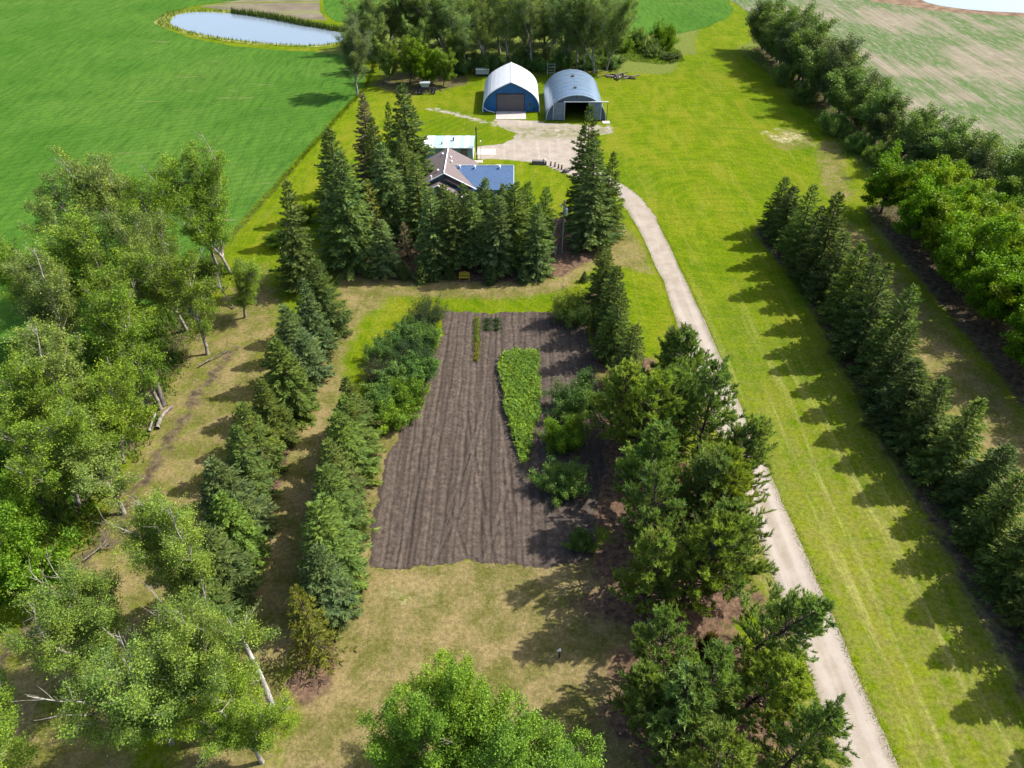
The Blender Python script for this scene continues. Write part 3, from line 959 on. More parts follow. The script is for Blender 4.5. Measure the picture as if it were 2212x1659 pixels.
G_SPR = (0.0975, 0.1417, 0.0377)
G_BLUE = (0.1020, 0.1540, 0.0580)
G_DARK = (0.0767, 0.1170, 0.0338)
G_LITE = (0.1120, 0.1760, 0.0420)
G_YEL = (0.1463, 0.1527, 0.0292)
G_GREY = (0.1300, 0.1202, 0.0878)
G_PINE = (0.1480, 0.2200, 0.0600)
G_POP = (0.1250, 0.2050, 0.0240)
G_POPFAR = (0.1280, 0.1950, 0.0560)
G_ASH = (0.1220, 0.2220, 0.0200)
G_MAP = (0.0975, 0.1885, 0.0091)
G_MAPY = (0.1463, 0.2178, 0.0104)
G_BELT = (0.1180, 0.1900, 0.0440)
G_LIL = (0.0980, 0.1800, 0.0480)

_rp = random.Random(5)


def tree(name, protos, v, x, y, h, wide, colr, label, cat, group=None, part=('trunk', 'crown'), tilt=.032, rz=None, lean=(0, 0)):
    tm, cm, h0, r0 = protos[v % len(protos)]
    e = bpy.data.objects.new(name, None)
    e.empty_display_size = .3
    e.location = (x, y, 0)
    e.rotation_euler = (_rp.gauss(0, tilt) + lean[0], _rp.gauss(0, tilt) + lean[1], _rp.uniform(0, 6.283) if rz is None else rz)
    s = h / h0
    ws = (wide / r0) if wide else s
    e.scale = (ws * _rp.uniform(.94, 1.06), ws * _rp.uniform(.94, 1.06), s)
    col.objects.link(e)
    tag(e, label, cat, group)
    j = _rp.uniform(.86, 1.14)
    cc = (colr[0] * j * _rp.uniform(.93, 1.07), colr[1] * j, colr[2] * j * _rp.uniform(.85, 1.15), 1)
    for pn, me_ in zip(part, (tm, cm)):
        c_ = bpy.data.objects.new(pn, me_)
        c_.parent = e
        c_.color = cc
        col.objects.link(c_)
    return e


ORD = ['first', 'second', 'third', 'fourth', 'fifth', 'sixth', 'seventh', 'eighth', 'ninth', 'tenth', 'eleventh', 'twelfth', 'thirteenth', 'fourteenth', 'fifteenth',
       'sixteenth', 'seventeenth', 'eighteenth', 'nineteenth', 'twentieth', 'twenty-first', 'twenty-second', 'twenty-third', 'twenty-fourth', 'twenty-fifth', 'twenty-sixth',
       'twenty-seventh', 'twenty-eighth', 'twenty-ninth', 'thirtieth', 'thirty-first', 'thirty-second', 'thirty-third', 'thirty-fourth', 'thirty-fifth', 'thirty-sixth', 'thirty-seventh', 'thirty-eighth', 'thirty-ninth', 'fortieth']

# spruce row beside the poplars (far end first)
rowA = [(-29.8, 87, 15, 3.3, G_SPR), (-23.9, 76.2, 11.5, 3.1, G_SPR), (-24.6, 71.2, 10.2, 2.7, G_BLUE), (-24.9, 66.4, 9.8, 2.9, G_BLUE), (-25.2, 60.2, 10.2, 3.1, G_LITE), (-25.9, 55.6, 9.0, 2.5, G_SPR), (-26.3, 51.6, 10.2, 2.9, G_LITE),
        (-26.0, 47.6, 9.3, 2.7, G_SPR), (-26.0, 43.6, 10.2, 2.9, G_BLUE), (-25.0, 40.2, 8.8, 2.6, G_LITE), (-25.4, 36.6, 9.4, 2.7, G_BLUE), (-25.2, 32.8, 8.4, 2.5, G_SPR)]
for i, (x, y, h, w, cc) in enumerate(rowA):
    lab = 'tall dark spruce heading the row beside the poplars' if i == 0 else f'{"blue-green" if cc is G_BLUE else "green"} spruce, {ORD[i]} from the house end of the row beside the poplars'
    tree('spruce_tree', SPRUCE, i, x + _rp.gauss(0, .25), y, h * _rp.uniform(.95, 1.12), w * 1.18, cc, lab, 'tree', 'spruces in the row beside the poplars')

# spruce row along the garden plot
rowB = [(-16.9, 56.6, 8.2, 2.3, G_SPR), (-16.9, 53.2, 8.8, 2.5, G_LITE), (-16.6, 49.7, 9.2, 2.7, G_LITE), (-16.6, 46.2, 9.4, 2.7, G_SPR), (-16.5, 42.6, 10.2, 2.8, G_LITE), (-16.2, 39.6, 9.0, 2.6, G_LITE), (-15.8, 37.0, 9.8, 2.8, G_LITE), (-15.9, 34.2, 9.6, 2.5, G_BLUE)]
for i, (x, y, h, w, cc) in enumerate(rowB):
    tree('spruce_tree', SPRUCE, i + 2, x + _rp.gauss(0, .25), y, h * _rp.uniform(.92, 1.12), w * 1.18, cc, f'{"blue-green" if cc is G_BLUE else "bright green"} spruce, {ORD[i]} from the house end of the row edging the tilled garden', 'tree', 'spruces in the row edging the garden')
tree('spruce_tree', SPARSE, 0, -15.6, 30.6, 10.2, 2.6, G_YEL, 'sparse yellowing spruce at the near end of the row edging the tilled garden', 'tree', 'spruces in the row edging the garden')

# spruce row across the driveway
rowR = [(42.1, 104, 10.4, 2.7), (42.5, 100.2, 10.6, 2.7), (42.8, 96, 11.4, 2.8), (43.2, 92.2, 11.8, 2.8), (43.1, 87.8, 12.8, 3.0), (43.6, 83.4, 12.2, 3.0), (43.9, 79.2, 12.6, 3.0), (43.8, 74.8, 13.0, 3.1), (44.0, 70.6, 12.4, 3.0), (44.4, 66.4, 12.0, 3.0),
        (43.0, 62.4, 11.4, 2.9), (42.9, 58.4, 11.2, 3.0), (43.4, 54.4, 11.0, 2.9), (44.0, 50.2, 11.2, 2.9), (44.4, 46.0, 10.6, 2.9), (44.2, 41.6, 11.0, 2.9), (44.4, 37.2, 10.8, 3.0), (44.6, 32.8, 10.6, 2.9), (44.8, 28.4, 10.8, 2.9), (45.0, 24.0, 10.4, 2.9), (45.0, 19.5, 10.4, 2.8)]
for i, (x, y, h, w) in enumerate(rowR):
    tree('spruce_tree', SPRUCE, i * 2 + 1, x + _rp.gauss(0, .35), y + _rp.gauss(0, .5), h * _rp.uniform(.84, 1.1), w * _rp.uniform(1.08, 1.3), (G_DARK, G_SPR, G_LITE, G_SPR, G_DARK, G_SPR, G_LITE)[i % 7], f'dark green spruce, {ORD[i]} from the house end of the row across the driveway', 'tree', 'spruces in the row across the driveway')

# spruces round the house: front bed
front = [(-18.6, 90.6, 8.4, 1.7, G_BLUE, LIMBED, 1, 'small blue spruce at the poplar end of the mulched bed'), (-15.9, 95.5, 6.0, 1.8, G_GREY, SPARSE, 0, 'small thin grey-green spruce behind the mulched bed'),
         (-11.4, 91.8, 12.2, 2.2, G_BLUE, LIMBED, 1, 'blue spruce, first of the front row in the mulched bed'), (-8.6, 92.2, 11.8, 2.1, G_SPR, LIMBED, 0, 'green spruce, second of the front row in the mulched bed'),
         (-5.4, 92.4, 11.6, 2.2, G_BLUE, LIMBED, 0, 'blue spruce behind the yellow bench, third of the front row'), (-2.3, 91.4, 12.0, 2.2, G_BLUE, LIMBED, 1, 'blue-green spruce, fourth of the front row in the mulched bed'),
         (.3, 93.0, 12.6, 2.5, G_SPR, LIMBED, 1, 'green spruce, fifth of the front row in the mulched bed'), (3.5, 90.4, 10.6, 1.9, G_BLUE, SPRUCE, 3, 'blue spruce leafy to the ground, last of the front row by the pole'),
         (-10.2, 96.6, 12.0, 2.2, G_DARK, LIMBED, 0, 'dark spruce, first of the back row nearest the house gable'), (-7.1, 96.4, 12.0, 2.0, G_DARK, LIMBED, 0, 'dark spruce, second of the back row in front of the house'),
         (-4.2, 97.6, 12.4, 2.3, G_SPR, LIMBED, 1, 'green spruce before the blue roof, third of the back row'), (-1.1, 97.0, 12.0, 2.1, G_SPR, LIMBED, 0, 'green spruce before the blue roof, fourth of the back row'),
         (2.3, 97.2, 12.0, 2.2, G_LITE, LIMBED, 1, 'bright green spruce past the blue roof, fifth of the back row'), (4.7, 96.6, 11.6, 1.9, G_LITE, LIMBED, 0, 'bright green narrow spruce at the end of the back row')]
for (x, y, h, w, cc, pr, v, lab) in front:
    tree('spruce_tree', pr, v, x, y, h * (1.05 if y < 95 else .96), w * (1.5 if y < 95 else 1.18), tuple(q * 1.3 for q in cc), lab, 'tree', 'spruces in the bed before the house')
for i, (x, y, h) in enumerate([(-13.2, 88.9, 3.4), (-11.2, 89.2, 3.0), (-9.0, 89.6, 2.6), (-3.2, 88.4, 3.0), (-15.8, 89.6, 3.0), (1.6, 88.6, 3.0)]):
    tree('young_spruce', SPRUCE, i, x, y, h, h * .42, G_BLUE if i % 2 else G_SPR, f'young spruce at the front edge of the mulched bed, {["third", "fourth", "fifth", "sixth", "second", "seventh", "last"][i]} from the barrels', 'tree', 'young spruces at the front of the bed')
big = [(-24.0, 93.2, 18, 3.6, G_SPR, TALL, 0, 'broad tall spruce at the corner of the mulched bed'), (-26.4, 101.6, 17.5, 3.2, G_SPR, TALL, 1, 'tall spruce just behind the broad corner spruce'),
       (-25.1, 120, 16.5, 2.4, G_GREY, TALL, 0, 'grey half-dead spruce behind the tall corner spruces'), (-21.4, 121, 15, 1.6, G_SPR, TALL, 1, 'thin spruce between the grey spruce and the darkest tall one'),
       (-17.4, 117.6, 19.4, 3.5, G_DARK, TALL, 1, 'very tall dark spruce beside the house gable'), (-19.2, 103.4, 15.2, 3.2, G_BLUE, TALL, 0, 'full blue-green spruce left of the house gable'),
       (-14.2, 101, 14, 2.4, G_SPR, TALL, 1, 'narrow tall spruce hiding the house corner'), (-28.8, 108, 14.5, 2.4, G_DARK, TALL, 0, 'tall spruce at the lawn strip side of the house group'), (-17.0, 109, 14.5, 2.4, G_SPR, TALL, 1, 'tall spruce close against the house gable wall'), (-21.8, 112, 15.5, 2.3, G_SPR, TALL, 0, 'tall spruce in the middle of the house group'), (-20.6, 98, 11.5, 1.8, G_YEL, SPARSE, 0, 'sickly yellow-brown spruce among the tall ones'),
       (11.8, 106.5, 19.4, 3.7, G_DARK, TALL, 0, 'tallest spruce by the driveway bend, behind its twin'), (12.3, 99.0, 17, 4.3, G_BLUE, TALL, 1, 'massive blue-green spruce by the driveway bend'), (15.2, 101.6, 14, 2.8, G_SPR, TALL, 0, 'lower spruce tucked behind the massive blue-green one')]
for (x, y, h, w, cc, pr, v, lab) in big:
    tree('spruce_tree', pr, v, x, y, h, w * (1.55 if x < 0 else 1.12), tuple(q * 1.3 for q in cc), lab, 'tree', 'tall spruces round the house')
for i, (x, y, h, w, cc, lab) in enumerate([(12.0, 80.6, 11.4, 2.9, G_SPR, 'dark spruce at the top corner of the tilled garden'), (12.6, 75.6, 10.4, 2.8, G_SPR, 'spruce second from the top corner of the tilled garden'),
                                           (12.6, 70.6, 11.0, 3.0, G_SPR, 'spruce third from the top corner of the tilled garden'), (13.4, 64.6, 9.4, 2.9, G_SPR, 'low spruce where the spruces meet the pines')]):
    tree('spruce_tree', SPRUCE, i + 3, x, y, h, w, cc, lab, 'tree', 'spruces between garden and driveway')
tree('spruce_sapling', SPRUCE, 0, *ground(1262, 607), 1.7, .8, G_SPR, 'tiny spruce sapling on the tan grass by the bed', 'tree')

# pines between garden and driveway
pines = [(12.2, 56.5, 11.5, 4.6), (17.4, 58.0, 12.0, 4.6), (19.2, 52.8, 12.2, 4.8), (13.6, 51.4, 12.4, 4.6), (18.8, 47.6, 11.6, 4.4), (14.0, 45.6, 11.8, 4.3), (18.4, 42.4, 11.4, 4.0), (13.0, 39.8, 11.6, 4.0), (17.2, 37.4, 11.6, 4.2), (12.0, 34.6, 10.8, 3.6),
         (18.6, 31.2, 10.8, 3.7), (12.2, 28.6, 9.6, 3.5), (17.0, 26.6, 10.2, 3.7), (12.8, 23.6, 9.8, 3.8), (18.2, 22.0, 9.8, 3.7), (14.4, 19.0, 9.4, 3.6), (15.8, 55.0, 11.0, 4.2), (16.2, 44.0, 11.4, 4.2), (15.4, 35.8, 10.8, 3.9), (15.2, 24.6, 9.6, 3.8), (10.6, 25.6, 8.6, 3.2)]
for i, (x, y, h, w) in enumerate(pines):
    inner = x < 15.5
    k = sum(1 for q in pines[:i] if (q[0] < 15.5) == inner)
    cc = G_PINE if i % 3 else tuple(a * b for a, b in zip(G_PINE, (1.25, 1.15, .8)))
    tree('pine_tree', PINE, i, x + (-.7 if inner else (1.1 if y < 50 else .1)), y - .6, h * _rp.uniform(.98, 1.16), w * _rp.uniform(.98, 1.2), cc, f'shaggy green pine, {ORD[k]} from the spruces on the {"garden" if inner else "driveway"} side', 'tree', 'pines between garden and driveway', tilt=.05)
tree('pine_sapling', LOWPINE, 0, 15.6, 29.6, 4.0, 1.3, (0.1105, 0.0975, 0.0325), 'small yellowing pine in the gap of the pine belt', 'tree')

# shrubs along the garden
for (x, y, h, w, cc, pr, v, lab) in [
        (8.2, 78.6, 4.6, 2.9, G_DARK, FINE, 0, 'dark round juniper at the top corner of the garden'), (7.8, 61.0, 4.2, 2.9, G_LIL, SHRUB, 0, 'large leafy bush between garden and pines'),
        (5.6, 55.0, 3.2, 2.4, G_POP, SHRUB, 2, 'bright green bush beside the tall garden greens'), (5.0, 48.8, 3.1, 2.3, G_LIL, SHRUB, 1, 'rounded bush below the bright green bush'), (6.5, 41.6, 2.5, 1.1, G_LIL, SHRUB, 1, 'small upright bush in the pine shade')]:
    tree('garden_bush', pr, v, x, y, h, w, cc, lab, 'bush', 'bushes on the pine side of the garden', ('stems', 'foliage'))
lil = [(-11.3, 78.2, 3.6, 2.4, (0.0488, 0.0767, 0.0403), FINE, 'grey-green bush at the top of the hedge'), (-13.6, 74.4, 3.0, 2.3, G_LIL, SHRUB, 'hedge bush below the grey-green one'), (-11.0, 72.6, 3.0, 2.2, G_LIL, SHRUB, 'hedge bush on the soil edge, below the grey-green one'),
       (-15.6, 70.6, 2.8, 2.2, G_LIL, SHRUB, 'hedge bush on the path edge, upper half'), (-12.4, 69.4, 3.4, 2.5, (0.0455, 0.0845, 0.0377), FINE, 'fine-leaved bush in the middle of the hedge'), (-11.2, 66.8, 2.9, 2.1, G_LIL, SHRUB, 'hedge bush on the soil edge at mid length'),
       (-16.0, 66.4, 2.6, 2.1, (0.0553, 0.0702, 0.0390), FINE, 'dull grey bush on the path edge'), (-13.6, 65.0, 3.0, 2.4, G_LIL, SHRUB, 'hedge bush behind the dull grey one'), (-12.2, 62.2, 2.8, 2.3, G_POP, SHRUB, 'brighter hedge bush, third from the near end'),
       (-15.0, 61.4, 2.8, 2.2, G_LIL, SHRUB, 'hedge bush touching the spruce row'), (-13.4, 58.8, 2.9, 2.2, G_POP, SHRUB, 'bright green bush closing the near end of the hedge')]
for i, (x, y, h, w, cc, pr, lab) in enumerate(lil):
    tree('hedge_bush', pr, i, x, y, h, w, cc, lab, 'bush', 'bushes of the hedge along the garden', ('stems', 'foliage'))

# poplars on the field side
pops = [(-50, 92, 17, 4.6, 2, 'tallest poplar with bare grey tips, farthest in the clump'), (-44.5, 93.6, 16, 4.0, 0, 'tall poplar beside the tallest one in the clump'), (-41.6, 91.0, 13.6, 4.8, 2, 'ragged poplar with bare branches at the crop edge'), (-56.4, 82.6, 16, 4.4, 0, 'poplar leaning over the crop, behind the two field-side ones'),
        (-58.5, 76.6, 14.5, 4.0, 1, 'poplar standing out into the crop'), (-49, 76.4, 16, 4.2, 1, 'poplar in the middle of the clump'), (-43, 76.5, 15, 4.2, 2, 'poplar with pale limbs in the middle of the clump'), (-38.6, 71.4, 11.6, 3.4, 3, 'lower poplar overhanging the brown track'), (-36.2, 79.6, 7.4, 2.8, 3, 'short leaning poplar reaching toward the spruces'),
        (-51.8, 66, 15, 4.2, 0, 'poplar at the frame edge behind the lighter ones'), (-45.5, 64, 14.4, 4.0, 1, 'poplar with pale stem above the fallen logs'), (-40.6, 61.0, 13.6, 3.6, 3, 'poplar with thick bare trunk by the fallen logs'), (-46.6, 56, 13.4, 4.2, 0, 'light green poplar below the pale-stemmed one'), (-41.4, 52.6, 11.6, 3.8, 1, 'light green poplar over the brown track'),
        (-43.4, 46.8, 12, 4.0, 2, 'poplar near the frame edge at mid height'), (-38.4, 45.6, 9.6, 3.4, 3, 'low poplar with dead limbs by the track')]
for i, (x, y, h, w, v, lab) in enumerate(pops):
    tree('poplar_tree', POPLAR, v, x, y, h * 1.1, w * 1.2, G_POP if i % 3 else (0.138, 0.200, 0.046), lab, 'tree', 'poplars beside the crop', tilt=.05)
tree('maple_tree', MAPLE, 1, -40.4, 36.4, 8.6, 3.9, G_ASH, 'dense bright green maple at the frame edge above the bottom poplars', 'tree')
tree('maple_tree', MAPLE, 0, -44.6, 40.4, 8.0, 3.6, G_ASH, 'dense green maple behind the one at the frame edge', 'tree')
for i, (x, y, h, w, lab) in enumerate([(-46.5, 33.5, 10.5, 4.2, 'poplar at the frame edge below the dense maples'), (-36.2, 19.6, 9.0, 3.4, 'poplar in the bottom corner of the frame'), (-49, 51, 14, 4.6, 'tall poplar cut by the frame edge behind the light green ones'), (-54.5, 72, 15, 4.6, 'poplar deep in the clump near the crop'), (-47.6, 84, 16.5, 4.6, 'poplar between the tallest ones and the middle of the clump')]):
    tree('poplar_tree', POPLAR, i, x, y, h, w, G_POP, lab, 'tree', 'poplars beside the crop')
near = [(-26.6, 34.2, 14.2, 3.4, 0, 'large white-limbed poplar topping the bottom clump'), (-21.4, 26.6, 13.6, 3.3, 1, 'poplar with broken white stems nearest the yellow spruce'), (-31.4, 28.6, 11.8, 3.7, 0, 'spreading poplar at the field side of the bottom clump'),
        (-25.6, 23.6, 12.4, 3.8, 1, 'poplar at the bottom edge of the clump'), (-18.4, 22.2, 9.8, 2.8, 1, 'low poplar nearest the tan clearing')]
for i, (x, y, h, w, v, lab) in enumerate(near):
    tree('poplar_tree', NEARPOP, v, x, y, h, w * 1.2, (0.138, 0.212, 0.042) if i != 4 else G_POP, lab, 'tree', 'poplars of the bottom clump', tilt=.03)
for i, (x, y, h, w, lab) in enumerate([(-3.1, 23.2, 12.6, 3.2, 'tall green ash at the bottom of the tan clearing'), (.9, 19.4, 12.8, 3.7, 'broad green ash in front of the tall one'), (-5.4, 18.2, 12.6, 3.4, 'green ash at the bottom edge left of the broad one'), (3.9, 17.8, 10.8, 3.2, 'lower green ash at the bottom edge nearest the pines')]):
    tree('ash_tree', DENSE, 0, x, y, h, w * 1.12, (.130, .222, .028), lab, 'tree', 'ash trees at the bottom edge')

# maples on the right
for i in range(11):
    y = 110.5 - i * 5.5
    x = 63.4 + math.sin(i * 2.1) * 1.0 + (0 if i else -1.2)
    tree('maple_tree', MAPLE, i, x, y, 9.0 + (i % 3) * .6, 5.7, G_MAPY if i in (1, 3, 4, 7) else G_MAP, f'light green maple, {ORD[i]} from the house end of the maple belt', 'tree', 'maples beyond the spruce row')
for i in range(6):
    tree('maple_tree', MAPLE, i + 1, 70.5 + math.sin(i) * .8, 106 - i * 7.5, 8.4, 5.4, G_MAP if i % 2 else G_MAPY, f'light green maple in the outer rank, {ORD[i]} from the house end', 'tree', 'maples beyond the spruce row')

# shelterbelt
belt_line = [(68.4, 207), (69.6, 185), (71.2, 162), (73.0, 142), (76.5, 126), (82, 112), (88, 96), (92, 78)]
k = 0
for a, b in zip(belt_line[:-1], belt_line[1:]):
    n = max(1, round(math.dist(a, b) / 4.0))
    for j in range(n):
        t = j / n
        x, y = a[0] + (b[0] - a[0]) * t, a[1] + (b[1] - a[1]) * t
        h = 9.6 + 1.4 * math.sin(k * 1.7) if y > 150 else 7.6 + 1.0 * math.sin(k * 2.3)
        tree('shelterbelt_tree', BELT, k, x + math.sin(k * 3.1) * .9, y, h * _rp.uniform(.95, 1.25), 5.9 if y > 150 else 5.2, G_BELT if k % 3 else (0.0878, 0.1202, 0.0488), f'dark bushy tree, {ORD[k]} from the far end of the shelterbelt', 'tree', 'trees of the shelterbelt')
        k += 1
for i, (x, y, h) in enumerate([(66.2, 146, 4.6), (68.4, 137, 4.2), (70.4, 131, 4.0), (73, 124, 4.4), (66.0, 165, 5.0), (65.2, 178, 4.6)]):
    tree('shelterbelt_bush', SHRUB, i, x, y, h, 2.6, G_BELT, f'low bush at the lawn foot of the shelterbelt, {ORD[i]} of six', 'bush', 'bushes at the foot of the shelterbelt', ('stems', 'foliage'))

# poplars behind the arched sheds
k = 0
for (px, py, h, w) in [(1008, 152, 17, 3.6), (1052, 146, 18, 3.7), (1098, 150, 18, 3.6), (1150, 150, 18.5, 3.6), (1186, 140, 18, 3.4), (1222, 148, 18, 3.2), (1246, 150, 18, 3.0), (1264, 154, 18.5, 3.0), (1284, 158, 18, 3.2), (1310, 152, 18, 3.4)]:
    x, y = ground(px, py)
    tree('poplar_tree', POPLAR, k + 1, x, y, h, w * 1.6, G_POPFAR, f'tall poplar, {ORD[k]} along the front rank behind the arched sheds', 'tree', 'poplars behind the arched sheds')
    k += 1
for k, (px, py, h, w) in enumerate([(800, 118, 14.5, 3.7), (838, 112, 15.5, 3.8), (880, 116, 16, 3.9), (922, 118, 16.5, 3.9), (962, 122, 17, 3.8), (1000, 120, 17, 3.6), (1040, 118, 18, 3.7), (1080, 116, 18, 3.6), (1130, 118, 18, 3.6), (1175, 118, 18, 3.6), (1210, 116, 18, 3.5), (1250, 118, 17.5, 3.5), (1290, 118, 17, 3.4), (1322, 122, 16, 3.2)]):
    x, y = ground(px, py)
    tree('poplar_tree', POPLAR, k * 3 + 2, x, y, h, w * 1.65, G_POPFAR, f'tall poplar, {ORD[k]} along the back rank behind the arched sheds', 'tree', 'poplars behind the arched sheds')
for i in range(11):
    x, y = ground(800 + i * 50, 100 - (i * 13) % 9)
    tree('maple_tree', MAPLE, i, x, y, 8.0 + (i % 3), 5.4, G_POPFAR if i % 2 else G_POP, f'bushy maple filling in behind the poplar ranks, {ORD[i]} toward the log pile', 'tree', 'maples behind the poplar ranks')
for i in range(13):
    x, y = ground(1000 + i * 27, 158 - (i * 37) % 24)
    tree('understorey_bush', SHRUB, i, x, y, 3.0 + (i % 3) * .7, 2.6, G_POPFAR if i % 2 else G_LIL, f'low bush beneath the poplars behind the arched sheds, {ORD[i]} toward the log pile', 'bush', 'bushes beneath the far poplars', ('stems', 'foliage'))
tree('poplar_tree', NEARPOP, 0, *ground(772, 205), 15, 5.6, (0.1235, 0.1755, 0.0618), 'pale forked poplar standing at the crop corner', 'tree')
for i, (px, py, h, w, cc) in enumerate([(842, 178, 8.5, 3.6, G_POPFAR), (885, 182, 9, 4.0, G_POP), (925, 188, 8, 3.8, G_MAP), (958, 184, 7, 3.4, G_POP), (905, 160, 11, 4.2, G_POPFAR), (820, 150, 11, 4.0, G_POPFAR), (985, 160, 9, 3.2, G_POPFAR)]):
    tree('maple_tree', MAPLE, i, *ground(px, py), h, w, cc, f'bushy maple near the parked implement, {ORD[i]} counting from the crop corner inward', 'tree', 'maples near the parked implement')
for i, (px, py, h, w, cc, lab) in enumerate([(1432, 104, 6.4, 3.0, G_MAP, 'round yellow-green bush by the far crop corner'), (1402, 112, 3.8, 2.4, G_BELT, 'dark low bush beside the round yellow-green one'), (1372, 100, 4.6, 2.6, G_POPFAR, 'grey-green bush next to the tall poplars'), (1412, 122, 2.6, 2.2, G_POPFAR, 'low pale bush at the lawn edge'),
                                             (1448, 128, 1.7, 2.4, (0.0715, 0.1105, 0.0260), 'flat grassy bush out on the lawn'), (1345, 112, 3.6, 2.2, G_POP, 'bush at the foot of the last poplar')]):
    tree('far_bush', SHRUB, i, *ground(px, py), h, w, cc, lab, 'bush', 'bushes by the far crop corner', ('stems', 'foliage'))
for i, (x, y, h, w, cc) in enumerate([(-34.5, 108, 2.6, 2.0, G_POP), (-36.5, 100, 2.0, 1.8, G_POP)]):
    tree('yard_bush', SHRUB, i, x, y, h, w, cc, ['bush on the lawn strip behind the corner spruces', 'lower bush on the lawn strip toward the poplars'][i], 'bush', None, ('stems', 'foliage'))

# ------------------------------------------------------------------ building materials
def siding(name, c, axis='z', pitch=.2, rough=.5, var=.12, metal=0.0, strength=.5, streak=.18):
    m = NT(name)
    w = m.node('ShaderNodeTexWave', wave_type='BANDS', bands_direction=axis.upper())
    m.l.new(m.pos(), w.inputs['Vector'])
    w.inputs['Scale'].default_value = 1.0 / pitch / 3.14
    n = m.noise(.8, 4, .6)
    cc = m.mix(m.ramp(n, .3, .7), tuple(x * (1 - var) for x in c), tuple(min(1, x * (1 + var)) for x in c))
    s = m.noise(1.0, 3, .6, m.mapped((2.5, 2.5, .12)))
    cc = m.mix(m.math('MULTIPLY', m.ramp(s, .55, .75), streak), cc, tuple(x * .45 for x in c))
    m.bump(w.outputs['Fac'], strength, .03)
    return m.fin(cc, rough, .4, metal)


M_WHITE = siding('white_metal_roofing', (0.52, 0.53, 0.54), 'y', .3, .45, .05, 0, .3, .10)
M_BLUE = siding('blue_steel_wall', (0.004, 0.081, 0.221), 'x', .25, .5, .10)
M_GALV = siding('galvanised_arch_sheet', (0.195, 0.273, 0.364), 'y', .28, .34, .06, .55, .35, .06)
M_GALVD = siding('weathered_galvanised_door', (0.130, 0.159, 0.182), 'z', .5, .5, .22, .15, .5)
M_GREYW = siding('grey_blue_end_wall', (0.085, 0.117, 0.153), 'x', .3, .6, .15)
M_DOORG = siding('brown_grey_overhead_door', (0.091, 0.077, 0.081), 'z', .22, .55, .08)
M_TEAL = siding('teal_lap_siding', (0.130, 0.215, 0.227), 'z', .2, .6, .08, 0, .6, .05)
M_TRIM = plain('white_trim', (0.671, 0.679, 0.679), .5, .4, 0, .04)
M_TRIMB = plain('pale_blue_trim', (0.325, 0.403, 0.442), .5, .4, 0, .06)
M_PBLUE = plain('pale_blue_roof_panel', (0.273, 0.364, 0.403), .45, .4, 0, .06)
M_PWHITE = plain('white_roof_panel', (0.56, 0.57, 0.57), .45, .4, 0, .05)
M_BROWN = plain('brown_door', (0.111, 0.081, 0.062), .6, .3, 0, .15)
M_DARKF = plain('dark_frame', (0.033, 0.029, 0.029), .6, .3, 0, .2)
M_GLASS = plain('dark_window_glass', (0.019, 0.031, 0.046), .12, .7, 0, .15)
M_CONC = plain('pale_concrete', (0.358, 0.319, 0.293), .9, .2, 0, .12, 1.2, .3)
M_STONE = plain('grey_stone', (0.117, 0.104, 0.098), .9, .2, 0, .25, 3, .5)
M_POST = plain('dark_wood_post', (0.036, 0.029, 0.025), .85, .2, 0, .3, 6, .3)
M_POLE = plain('weathered_pole_wood', (0.163, 0.153, 0.140), .85, .2, 0, .2, 5, .3)
M_CAN = plain('grey_transformer_paint', (0.273, 0.299, 0.325), .45, .4, 0, .08)
M_IRON = plain('rusty_dark_iron', (0.049, 0.042, 0.039), .7, .3, .3, .35, 4)
M_RUST = plain('rusted_frame', (0.104, 0.065, 0.046), .8, .2, .2, .3, 4)
M_TYRE = plain('black_rubber', (0.016, 0.016, 0.017), .85, .2, 0, .2)
M_YEL = plain('yellow_bench_paint', (0.358, 0.280, 0.019), .6, .3, 0, .12)
M_WIRE = plain('pale_aluminium_wire', (0.13, 0.127, 0.12), .5, .4, .3, .05)
M_TANK = plain('dull_white_tank', (0.338, 0.345, 0.351), .55, .3, 0, .15)
M_BARREL = plain('dark_blue_plastic', (0.013, 0.018, 0.033), .5, .4, 0, .2)


def shingles(name, c, tilt):
    m = NT(name)
    n1 = m.noise(7, 3, .8)
    w = m.node('ShaderNodeTexBrick')
    m.l.new(m.mapped((1, 1, 1), tilt), w.inputs['Vector'])
    w.inputs['Scale'].default_value = 1.6
    w.inputs['Mortar Size'].default_value = .03
    w.inputs['Color1'].default_value = (*[x * .85 for x in c], 1)
    w.inputs['Color2'].default_value = (*[x * 1.15 for x in c], 1)
    w.inputs['Mortar'].default_value = (*[x * .55 for x in c], 1)
    cc = m.mix(m.math('MULTIPLY', m.ramp(n1, .4, .7), .45), w.outputs['Color'], tuple(x * 1.45 for x in c))
    cc = m.mix(m.math('MULTIPLY', m.ramp(m.noise(.7, 4), .4, .7), .3), cc, tuple(x * .75 for x in c))
    m.bump(n1, .3, .03)
    return m.fin(cc, .9, .15)


M_SHB = shingles('brown_grey_shingles', (0.140, 0.114, 0.111), 1.57)
M_SHBL = shingles('blue_shingles', (0.068, 0.117, 0.215), 0.0)


def arch_profile(kind, a, h, n=28):
    if kind == 'gothic':
        half = [(1.0, 0), (1.006, .11), (.995, .22), (.962, .335), (.905, .445), (.825, .55), (.715, .648), (.57, .742), (.40, .832), (.20, .922), (0, 1.0)]
        pts = [(-x * a, z * h) for x, z in half] + [(x * a, z * h) for x, z in half[-2::-1]]
        return pts
    return [(-a * math.cos(math.pi * i / n) * (1 if i not in (0, n) else 1), h * math.sin(math.pi * i / n) ** .93) for i in range(n + 1)]


